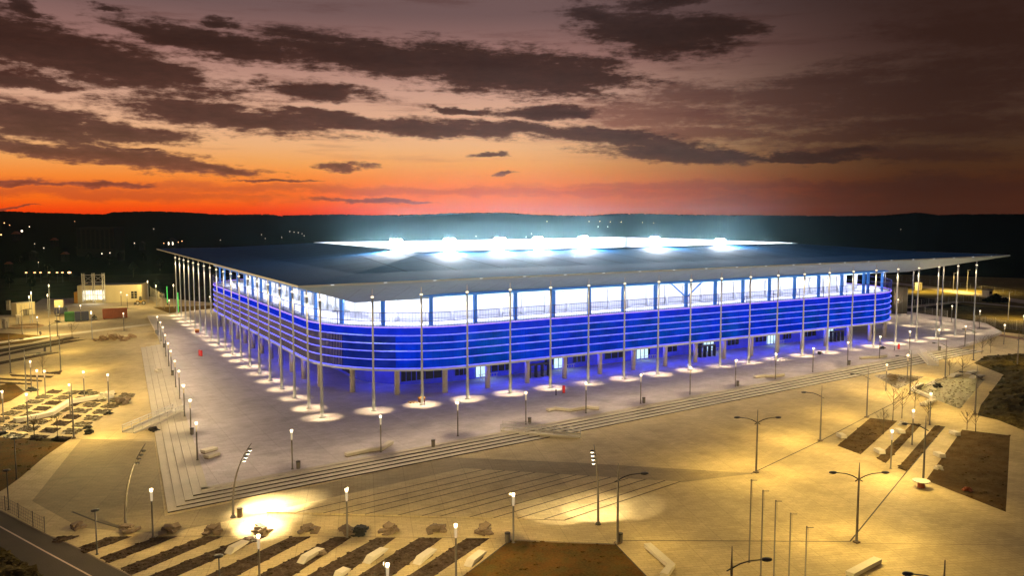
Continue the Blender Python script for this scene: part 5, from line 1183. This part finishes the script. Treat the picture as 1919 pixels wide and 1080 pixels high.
for px, py, r, w in VL:
    (p, dist) = hill_at(px, py); rr_ = r * dist / FPX * 0.33
    t = thing('village_lamp', (p[0], p[1], p[2] - 3.0), 'tiny warm lamp glowing on the dark far hillside' if w == 0 else 'tiny white lamp glowing on the dark far hillside', 'lamp', 'lamps on the far hillside')
    b = MB(); b.blob((0, 0, 3.0), rr_, (1, 1, 1), 0, (8, 6)); b.build('globe', M['farwarm'] if w == 0 else M['farwhite'], t)
    b = MB(); b.tube([(0, 0, -2.5), (0, 0, 3.0)], .12, 4); b.build('pole', M['dark'], t)
for i, px in enumerate((49, 65, 76, 92, 107, 117, 130)):
    p = P(px, 511, 4.0); dist = hypot(p[0] - CAM[0], p[1] - CAM[1]); t = thing('village_lamp', (p[0], p[1], -.8), 'warm street lamp in the low row on the dark flat land', 'lamp', 'row of lamps on the flat land')
    b = MB(); b.blob((0, 0, 4.8), (0.36 if i < 6 else .6), (1.4, 1.4, .7), 0, (8, 6)); b.build('globe', M['farwarm'], t); b = MB(); b.tube([(0, 0, 0), (0, 0, 4.6)], .09, 5); b.build('pole', M['dark'], t)
# dark block of flats and houses
(p, dist) = hill_at(180, 474); x, y, z = p; t = thing('apartment_block', (x, y, z - 4), 'unlit block of flats barely seen below the ridge', 'building')
w = 62 * dist / FPX; h = 42 * dist / FPX; b = MB(); b.add([(RGT[0] * s + FWD[0] * v, RGT[1] * s + FWD[1] * v, zz) for zz in (0, h + 4) for s, v in ((-w / 2, 0), (w / 2, 0), (w / 2, 14), (-w / 2, 14))], [(0, 3, 2, 1), (4, 5, 6, 7), (0, 1, 5, 4), (1, 2, 6, 5), (2, 3, 7, 6), (3, 0, 4, 7)]); b.build('wall', M['farwall'], t)
for f_ in range(6):
    for c in range(8):
        s = -w / 2 + w * (c + .5) / 8; zz = 6 + (h - 4) * (f_ + .3) / 6; q = MB(); q.add([(RGT[0] * (s + e) - FWD[0] * .1, RGT[1] * (s + e) - FWD[1] * .1, zz + g) for e, g in ((-1, 0), (1, 0), (1, 2), (-1, 2))], [(0, 1, 2, 3)]); q.build('window', M['glass'], t)
for i, (px, py, ww, lit) in enumerate([(28, 444, 10, 0), (150, 470, 12, 0), (60, 480, 10, 0), (120, 482, 10, 0), (265, 461, 9, 0), (320, 459, 14, 1), (14, 500, 9, 0), (225, 480, 9, 0), (14, 566, 5, 0), (100, 455, 9, 0)]):
    (p, dist) = hill_at(px, py); s = dist / FPX; w = ww * s; t = thing('village_house', (p[0], p[1], p[2] - 3), ['dim gabled house below the brightest hillside lamp', 'dim gabled house left of the unlit flats', 'dim gabled house low on the left slope', 'dim gabled house below the unlit flats, left side', 'dim gabled house right of the unlit flats', 'long dim house with lit windows left of the roof tip', 'dim gabled house above the row of warm lamps', 'dim gabled house above the cream building', 'pale gabled hut behind the site cabin', 'dim gabled house halfway up the left slope'][i], 'house', 'houses on the far slope')
    R_ = lambda u, v, zz: (RGT[0] * u + FWD[0] * v, RGT[1] * u + FWD[1] * v, zz); hh = w * .45 + 3; b = MB()
    b.add([R_(u, v, zz) for zz in (0, hh) for u, v in ((-w / 2, 0), (w / 2, 0), (w / 2, w * .8), (-w / 2, w * .8))], [(0, 1, 5, 4), (1, 2, 6, 5), (2, 3, 7, 6), (3, 0, 4, 7)]); b.build('wall', M['farwall'] if i != 8 else M['white'], t)
    b = MB(); b.add([R_(-w * .55, -.4, hh), R_(w * .55, -.4, hh), R_(w * .55, w * .85, hh), R_(-w * .55, w * .85, hh), R_(0, -.4, hh + w * .4), R_(0, w * .85, hh + w * .4)], [(0, 1, 4), (2, 3, 5), (1, 2, 5, 4), (3, 0, 4, 5)]); b.build('roof', M['rust'] if i % 3 == 0 else M['farwall'], t)
    for e in (-.25, .25): b = MB(); b.add([R_(w * e - w * .06, -.06, hh * .35 + 1), R_(w * e + w * .06, -.06, hh * .35 + 1), R_(w * e + w * .06, -.06, hh * .7 + 1), R_(w * e - w * .06, -.06, hh * .7 + 1)], [(0, 1, 2, 3)]); b.build('window', M['farwhite'] if lit else M['glass'], t)
# street trees of the dark flat land on the left
rnd = random.Random(21)
for i, (px, py, hh) in enumerate([(38, 505, 9), (120, 492, 10), (168, 500, 9), (205, 505, 8), (18, 540, 7), (90, 522, 8), (250, 520, 8), (60, 545, 6), (270, 500, 9), (300, 510, 8)]):
    p = P(px, py, -.8); t = thing('dark_tree', (p[0], p[1], -.8), 'dark bare tree on the unlit flat land beyond the yard', 'tree', 'dark trees beyond the yard')
    b = MB(); b.tube([(0, 0, 0), (.1, 0, hh * .5), (0, .1, hh * .8)], [.2, .14, .05], 6); b.build('trunk', M['twig'], t); c = MB()
    for _ in range(170):
        a1 = rnd.uniform(0, 6.28); u = rnd.random(); r1 = hh * .32 * rnd.random() ** .5 * sin(pi * min(.95, u * .9 + .1)); c.blob((cos(a1) * r1, sin(a1) * r1, hh * (.3 + .7 * u)), rnd.uniform(.15, .38), (1, 1, .8), .5, (5, 4), 0, rnd)
    c.build('crown', M['wood'], t)

# ================================================================= SKY
w = bpy.data.worlds.new('World'); sc.world = w; w.use_nodes = True; nt = w.node_tree; nt.nodes.clear()
N = lambda t: nt.nodes.new(t)
def lk(a_, b_): nt.links.new(a_, b_)
def math_(op, a_, b_=None, c_=None, clamp=False):
    n_ = N('ShaderNodeMath'); n_.operation = op; n_.use_clamp = clamp
    for i, v in enumerate((a_, b_, c_)):
        if v is None: continue
        if isinstance(v, (int, float)): n_.inputs[i].default_value = v
        else: lk(v, n_.inputs[i])
    return n_.outputs[0]
def ramp_(fac, stops, lo_, hi_, interp='LINEAR'):
    mr = N('ShaderNodeMapRange'); mr.inputs['From Min'].default_value = lo_; mr.inputs['From Max'].default_value = hi_; lk(fac, mr.inputs['Value'])
    cr = N('ShaderNodeValToRGB'); cr.color_ramp.interpolation = interp; e = cr.color_ramp.elements
    stops = sorted(stops)
    while len(e) < len(stops): e.new(0.5)
    for el, (p_, c_) in zip(e, stops): el.position = (p_ - lo_) / (hi_ - lo_); el.color = (*s2l(c_), 1)
    lk(mr.outputs[0], cr.inputs['Fac']); return cr.outputs['Color']
geo = N('ShaderNodeNewGeometry'); neg = N('ShaderNodeVectorMath'); neg.operation = 'SCALE'; neg.inputs['Scale'].default_value = -1.0; lk(geo.outputs['Incoming'], neg.inputs[0])
def dot_(v):
    n_ = N('ShaderNodeVectorMath'); n_.operation = 'DOT_PRODUCT'; lk(neg.outputs[0], n_.inputs[0]); n_.inputs[1].default_value = v; return n_.outputs['Value']
xr = dot_((RGT[0], RGT[1], 0)); yf = dot_((FWD[0], FWD[1], 0)); zz = dot_((0, 0, 1))
AZ = math_('MULTIPLY', math_('ARCTAN2', xr, yf), 180 / pi); EL = math_('MULTIPLY', math_('ARCSINE', zz), 180 / pi)
cmb = N('ShaderNodeCombineXYZ'); lk(AZ, cmb.inputs[0]); lk(EL, cmb.inputs[1]); PV = cmb.outputs[0]
def snoise(scale, sx, sy, det, rough=.6, off=0):
    mp = N('ShaderNodeMapping'); mp.inputs['Scale'].default_value = (sx, sy, 1); mp.inputs['Location'].default_value = (off, off * .7, off); lk(PV, mp.inputs['Vector'])
    n_ = N('ShaderNodeTexNoise'); n_.inputs['Scale'].default_value = scale; n_.inputs['Detail'].default_value = det; n_.inputs['Roughness'].default_value = rough; lk(mp.outputs[0], n_.inputs['Vector']); return n_
# domain-warped position for ragged cloud edges
wn = snoise(1.0, .35, .9, 6, .62, 3.1)
wv = N('ShaderNodeVectorMath'); wv.operation = 'SUBTRACT'; lk(wn.outputs['Color'], wv.inputs[0]); wv.inputs[1].default_value = (.5, .5, .5)
ws = N('ShaderNodeVectorMath'); ws.operation = 'MULTIPLY'; lk(wv.outputs[0], ws.inputs[0]); ws.inputs[1].default_value = (5.0, 1.35, 0)
wp = N('ShaderNodeVectorMath'); wp.operation = 'ADD'; lk(PV, wp.inputs[0]); lk(ws.outputs[0], wp.inputs[1])
DEGPX = math.degrees(1 / FPX)
def field(ells, src):
    cur = None
    for (px, py, a_, b_, tilt) in ells:
        az, el = azel(px, py); mp = N('ShaderNodeMapping'); mp.vector_type = 'TEXTURE'
        mp.inputs['Location'].default_value = (az, el, 0); mp.inputs['Rotation'].default_value = (0, 0, R(-tilt)); mp.inputs['Scale'].default_value = (a_ * DEGPX, b_ * DEGPX, 1)
        lk(src, mp.inputs['Vector']); l_ = N('ShaderNodeVectorMath'); l_.operation = 'LENGTH'; lk(mp.outputs[0], l_.inputs[0])
        cur = l_.outputs['Value'] if cur is None else math_('SMOOTH_MIN', cur, l_.outputs['Value'], 0.15)
    return math_('SUBTRACT', 1.0, cur)
dark = [(60, 85, 150, 42, 10), (200, 118, 215, 40, 10), (330, 75, 90, 18, 10), (430, 85, 190, 26, 6), (700, 108, 260, 34, 6), (920, 128, 230, 46, 5), (1060, 140, 130, 40, 4), (600, 170, 112, 17, 3), (1230, 62, 150, 42, 8), (1130, 30, 70, 20, 15), (1330, 50, 90, 22, 6), (1230, 8, 80, 10, 0),
        (60, 225, 130, 34, 9), (200, 245, 150, 16, 4), (430, 220, 205, 26, 5), (640, 222, 150, 12, 6), (780, 240, 260, 13, 3), (990, 243, 200, 14, 5), (1020, 210, 90, 13, 0), (1170, 260, 160, 17, 8), (1270, 290, 170, 16, 5), (1500, 292, 120, 9, -4), (1440, 300, 200, 5, 0), (80, 280, 130, 15, 7), (260, 298, 190, 16, 6), (400, 315, 100, 9, 4), (265, 283, 42, 4, 0), (648, 312, 44, 9, 2), (920, 287, 44, 5, -4), (940, 325, 38, 4, -3),
        (50, 343, 60, 5, 0), (200, 345, 64, 5, 0), (510, 338, 85, 3, 0), (690, 376, 115, 5, 2), (30, 387, 30, 3, 0), (40, 150, 80, 14, 3), (415, 45, 36, 9, 0), (190, 14, 36, 8, 0), (40, 14, 44, 14, 20), (850, 205, 70, 8, 2)]
veil = [(1700, 175, 420, 62, -6), (1800, 232, 330, 26, 2), (1500, 170, 220, 40, -8), (1560, 258, 190, 14, 2), (1850, 60, 180, 40, 10), (1680, 285, 240, 18, 3), (1230, 215, 220, 34, 4), (1500, 375, 240, 10, -1), (1750, 360, 260, 30, 0), (1350, 250, 240, 18, 3), (1300, 180, 160, 30, 0)]
haze_ = [(700, 356, 1100, 10, .5), (180, 362, 420, 13, 1), (1300, 349, 420, 9, 0)]
fd = field(dark, wp.outputs[0]); fv = field(veil, wp.outputs[0]); fh = field(haze_, wp.outputs[0])
n1 = snoise(1.0, .24, 1.35, 9, .64, 11.0).outputs['Fac']; n2 = snoise(1.0, 1.2, 3.6, 8, .66, 23.0).outputs['Fac']
nz = math_('ADD', math_('MULTIPLY', math_('SUBTRACT', n1, .5), 2.8), math_('MULTIPLY', math_('SUBTRACT', n2, .5), 1.8))
def sstep(v, lo_, hi_):
    m_ = N('ShaderNodeMapRange'); m_.interpolation_type = 'SMOOTHSTEP'; m_.inputs['From Min'].default_value = lo_; m_.inputs['From Max'].default_value = hi_; lk(v, m_.inputs['Value']); return m_.outputs[0]
fd2 = math_('ADD', math_('MULTIPLY', fd, 1.6), nz)
cd = math_('MULTIPLY', sstep(fd2, -.42, .55), .95); cv = sstep(math_('ADD', math_('MULTIPLY', fv, 1.3), nz), -.3, .9); ch = sstep(math_('ADD', math_('MULTIPLY', fh, 1.2), math_('MULTIPLY', nz, .5)), -.2, .9)
# clear-sky gradient by elevation
E_ = lambda y: azel(960, y)[1]
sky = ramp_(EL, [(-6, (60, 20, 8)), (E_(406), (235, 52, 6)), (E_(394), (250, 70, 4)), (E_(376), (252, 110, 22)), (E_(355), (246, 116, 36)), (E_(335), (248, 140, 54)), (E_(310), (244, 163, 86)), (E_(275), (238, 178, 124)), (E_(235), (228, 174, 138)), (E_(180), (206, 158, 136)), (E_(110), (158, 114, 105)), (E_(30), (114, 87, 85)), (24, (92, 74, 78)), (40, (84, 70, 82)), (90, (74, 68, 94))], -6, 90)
# away from the set sun the glow dies
rightness = sstep(math_('SUBTRACT', AZ, math_('MULTIPLY', EL, .25)), -3.0, 28.0)
side = math_('SUBTRACT', 1.0, math_('MULTIPLY', rightness, .90))
back = sstep(math_('ABSOLUTE', AZ), 45.0, 120.0); side = math_('MULTIPLY', side, math_('SUBTRACT', 1.0, math_('MULTIPLY', back, .8)))
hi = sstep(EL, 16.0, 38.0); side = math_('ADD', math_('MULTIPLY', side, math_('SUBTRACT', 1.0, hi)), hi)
cldark = ramp_(EL, [(0, (120, 44, 26)), (E_(375), (140, 62, 40)), (E_(330), (112, 64, 48)), (E_(290), (86, 54, 44)), (E_(240), (72, 42, 36)), (E_(170), (58, 31, 24)), (E_(90), (46, 26, 19)), (20, (60, 48, 50)), (90, (110, 106, 130))], 0, 90)
clveil = ramp_(EL, [(0, (200, 70, 40)), (E_(350), (176, 84, 62)), (E_(290), (150, 86, 68)), (E_(240), (138, 78, 66)), (E_(170), (104, 62, 54)), (20, (60, 42, 40)), (90, (20, 16, 20))], 0, 90)
def mixc(f_, a_, b_):
    m_ = N('ShaderNodeMix'); m_.data_type = 'RGBA'; lk(f_, m_.inputs['Factor']); lk(a_, m_.inputs['A']); lk(b_, m_.inputs['B']); return m_.outputs['Result']
c1 = mixc(math_('MULTIPLY', cv, .8), sky, clveil)
c1b = mixc(math_('MULTIPLY', ch, .62), c1, ramp_(EL, [(0, (176, 40, 14)), (E_(345), (196, 92, 52)), (6, (190, 100, 60))], 0, 6))
# thick cloud: denser core darker than its fringe
core = sstep(fd2, .1, 1.5)
low_ = math_('MULTIPLY', math_('MULTIPLY', math_('SUBTRACT', 1.0, sstep(EL, .5, 2.4)), sstep(AZ, -15.0, 0.0)), .75)
salm = N('ShaderNodeRGB'); salm.outputs[0].default_value = (*s2l((240, 120, 66)), 1); c1b = mixc(low_, c1b, salm.outputs[0])
cfr = N('ShaderNodeMix'); cfr.data_type = 'RGBA'; lk(core, cfr.inputs['Factor'])
br_ = N('ShaderNodeVectorMath'); br_.operation = 'SCALE'; br_.inputs['Scale'].default_value = 1.5; lk(cldark, br_.inputs[0]); lk(br_.outputs[0], cfr.inputs['A']); lk(cldark, cfr.inputs['B'])
sn = snoise(1.0, .10, 1.1, 7, .62, 41.0).outputs['Fac']
streak = math_('MULTIPLY', math_('MULTIPLY', sstep(sn, .50, .72), sstep(EL, 2.2, 6.0)), .50)
c1c = mixc(streak, c1b, clveil)
tex = N('ShaderNodeVectorMath'); tex.operation = 'SCALE'; lk(cfr.outputs['Result'], tex.inputs[0])
n3 = snoise(1.0, .8, 2.6, 8, .68, 57.0).outputs['Fac']; lk(math_('ADD', .55, math_('MULTIPLY', n3, .9)), tex.inputs['Scale'])
c2 = mixc(cd, c1c, tex.outputs[0])
sc_ = N('ShaderNodeVectorMath'); sc_.operation = 'SCALE'; lk(c2, sc_.inputs[0]); lk(side, sc_.inputs['Scale'])
# a cooler veil where the glow is gone
dull = N('ShaderNodeRGB'); dull.outputs[0].default_value = (*s2l((62, 38, 29)), 1)
fin_ = mixc(math_('MULTIPLY', math_('MULTIPLY', rightness, .55), math_('SUBTRACT', 1.0, hi)), sc_.outputs[0], dull.outputs[0])
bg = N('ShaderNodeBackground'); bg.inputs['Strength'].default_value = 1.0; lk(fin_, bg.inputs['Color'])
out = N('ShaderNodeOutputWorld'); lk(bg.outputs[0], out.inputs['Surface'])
w.cycles.sampling_method = 'MANUAL'; w.cycles.sample_map_resolution = 256

# ================================================================= AIR
HZ = 0.00004
b = MB(); b.box(-1780, 1880, -395, 2180, -2.5, 62)
hz = b.build('haze', [bpy.data.materials.new('evening_haze')]); hz['kind'] = 'stuff'; hz['label'] = 'thin evening haze lying over the whole place'; hz['category'] = 'haze'
hm = hz.data.materials[0]; hm.use_nodes = True; hm.node_tree.nodes.clear()
ho = hm.node_tree.nodes.new('ShaderNodeOutputMaterial'); hp = hm.node_tree.nodes.new('ShaderNodeVolumePrincipled')
hp.inputs['Color'].default_value = (0.46, 0.80, 0.90, 1); hp.inputs['Density'].default_value = HZ; hp.inputs['Anisotropy'].default_value = 0.92
hm.node_tree.links.new(hp.outputs[0], ho.inputs['Volume'])

# ================================================================= CAMERA AND RENDER SETTINGS
cam = bpy.data.cameras.new('camera'); co = bpy.data.objects.new('camera', cam); COL.objects.link(co)
cam.sensor_fit = 'HORIZONTAL'; cam.sensor_width = 36; cam.lens = FPX / CW * 36; cam.clip_start = 0.5; cam.clip_end = 9000
co.location = CAM; co.rotation_euler = (pi / 2 - PITCH, 0, -atan2(FWD[0], FWD[1])); sc.camera = co
sc.view_settings.view_transform = 'Standard'; sc.view_settings.look = 'None'; sc.view_settings.gamma = 1.0; sc.view_settings.exposure = 0.0
sc.render.engine = 'CYCLES'; cy = sc.cycles
cy.use_denoising = True; cy.max_bounces = 5; cy.diffuse_bounces = 2; cy.glossy_bounces = 2; cy.transmission_bounces = 2
cy.volume_bounces = 0; cy.volume_max_steps = 64; cy.sample_clamp_indirect = 4.0; cy.use_light_tree = True; cy.caustics_reflective = False; cy.caustics_refractive = False
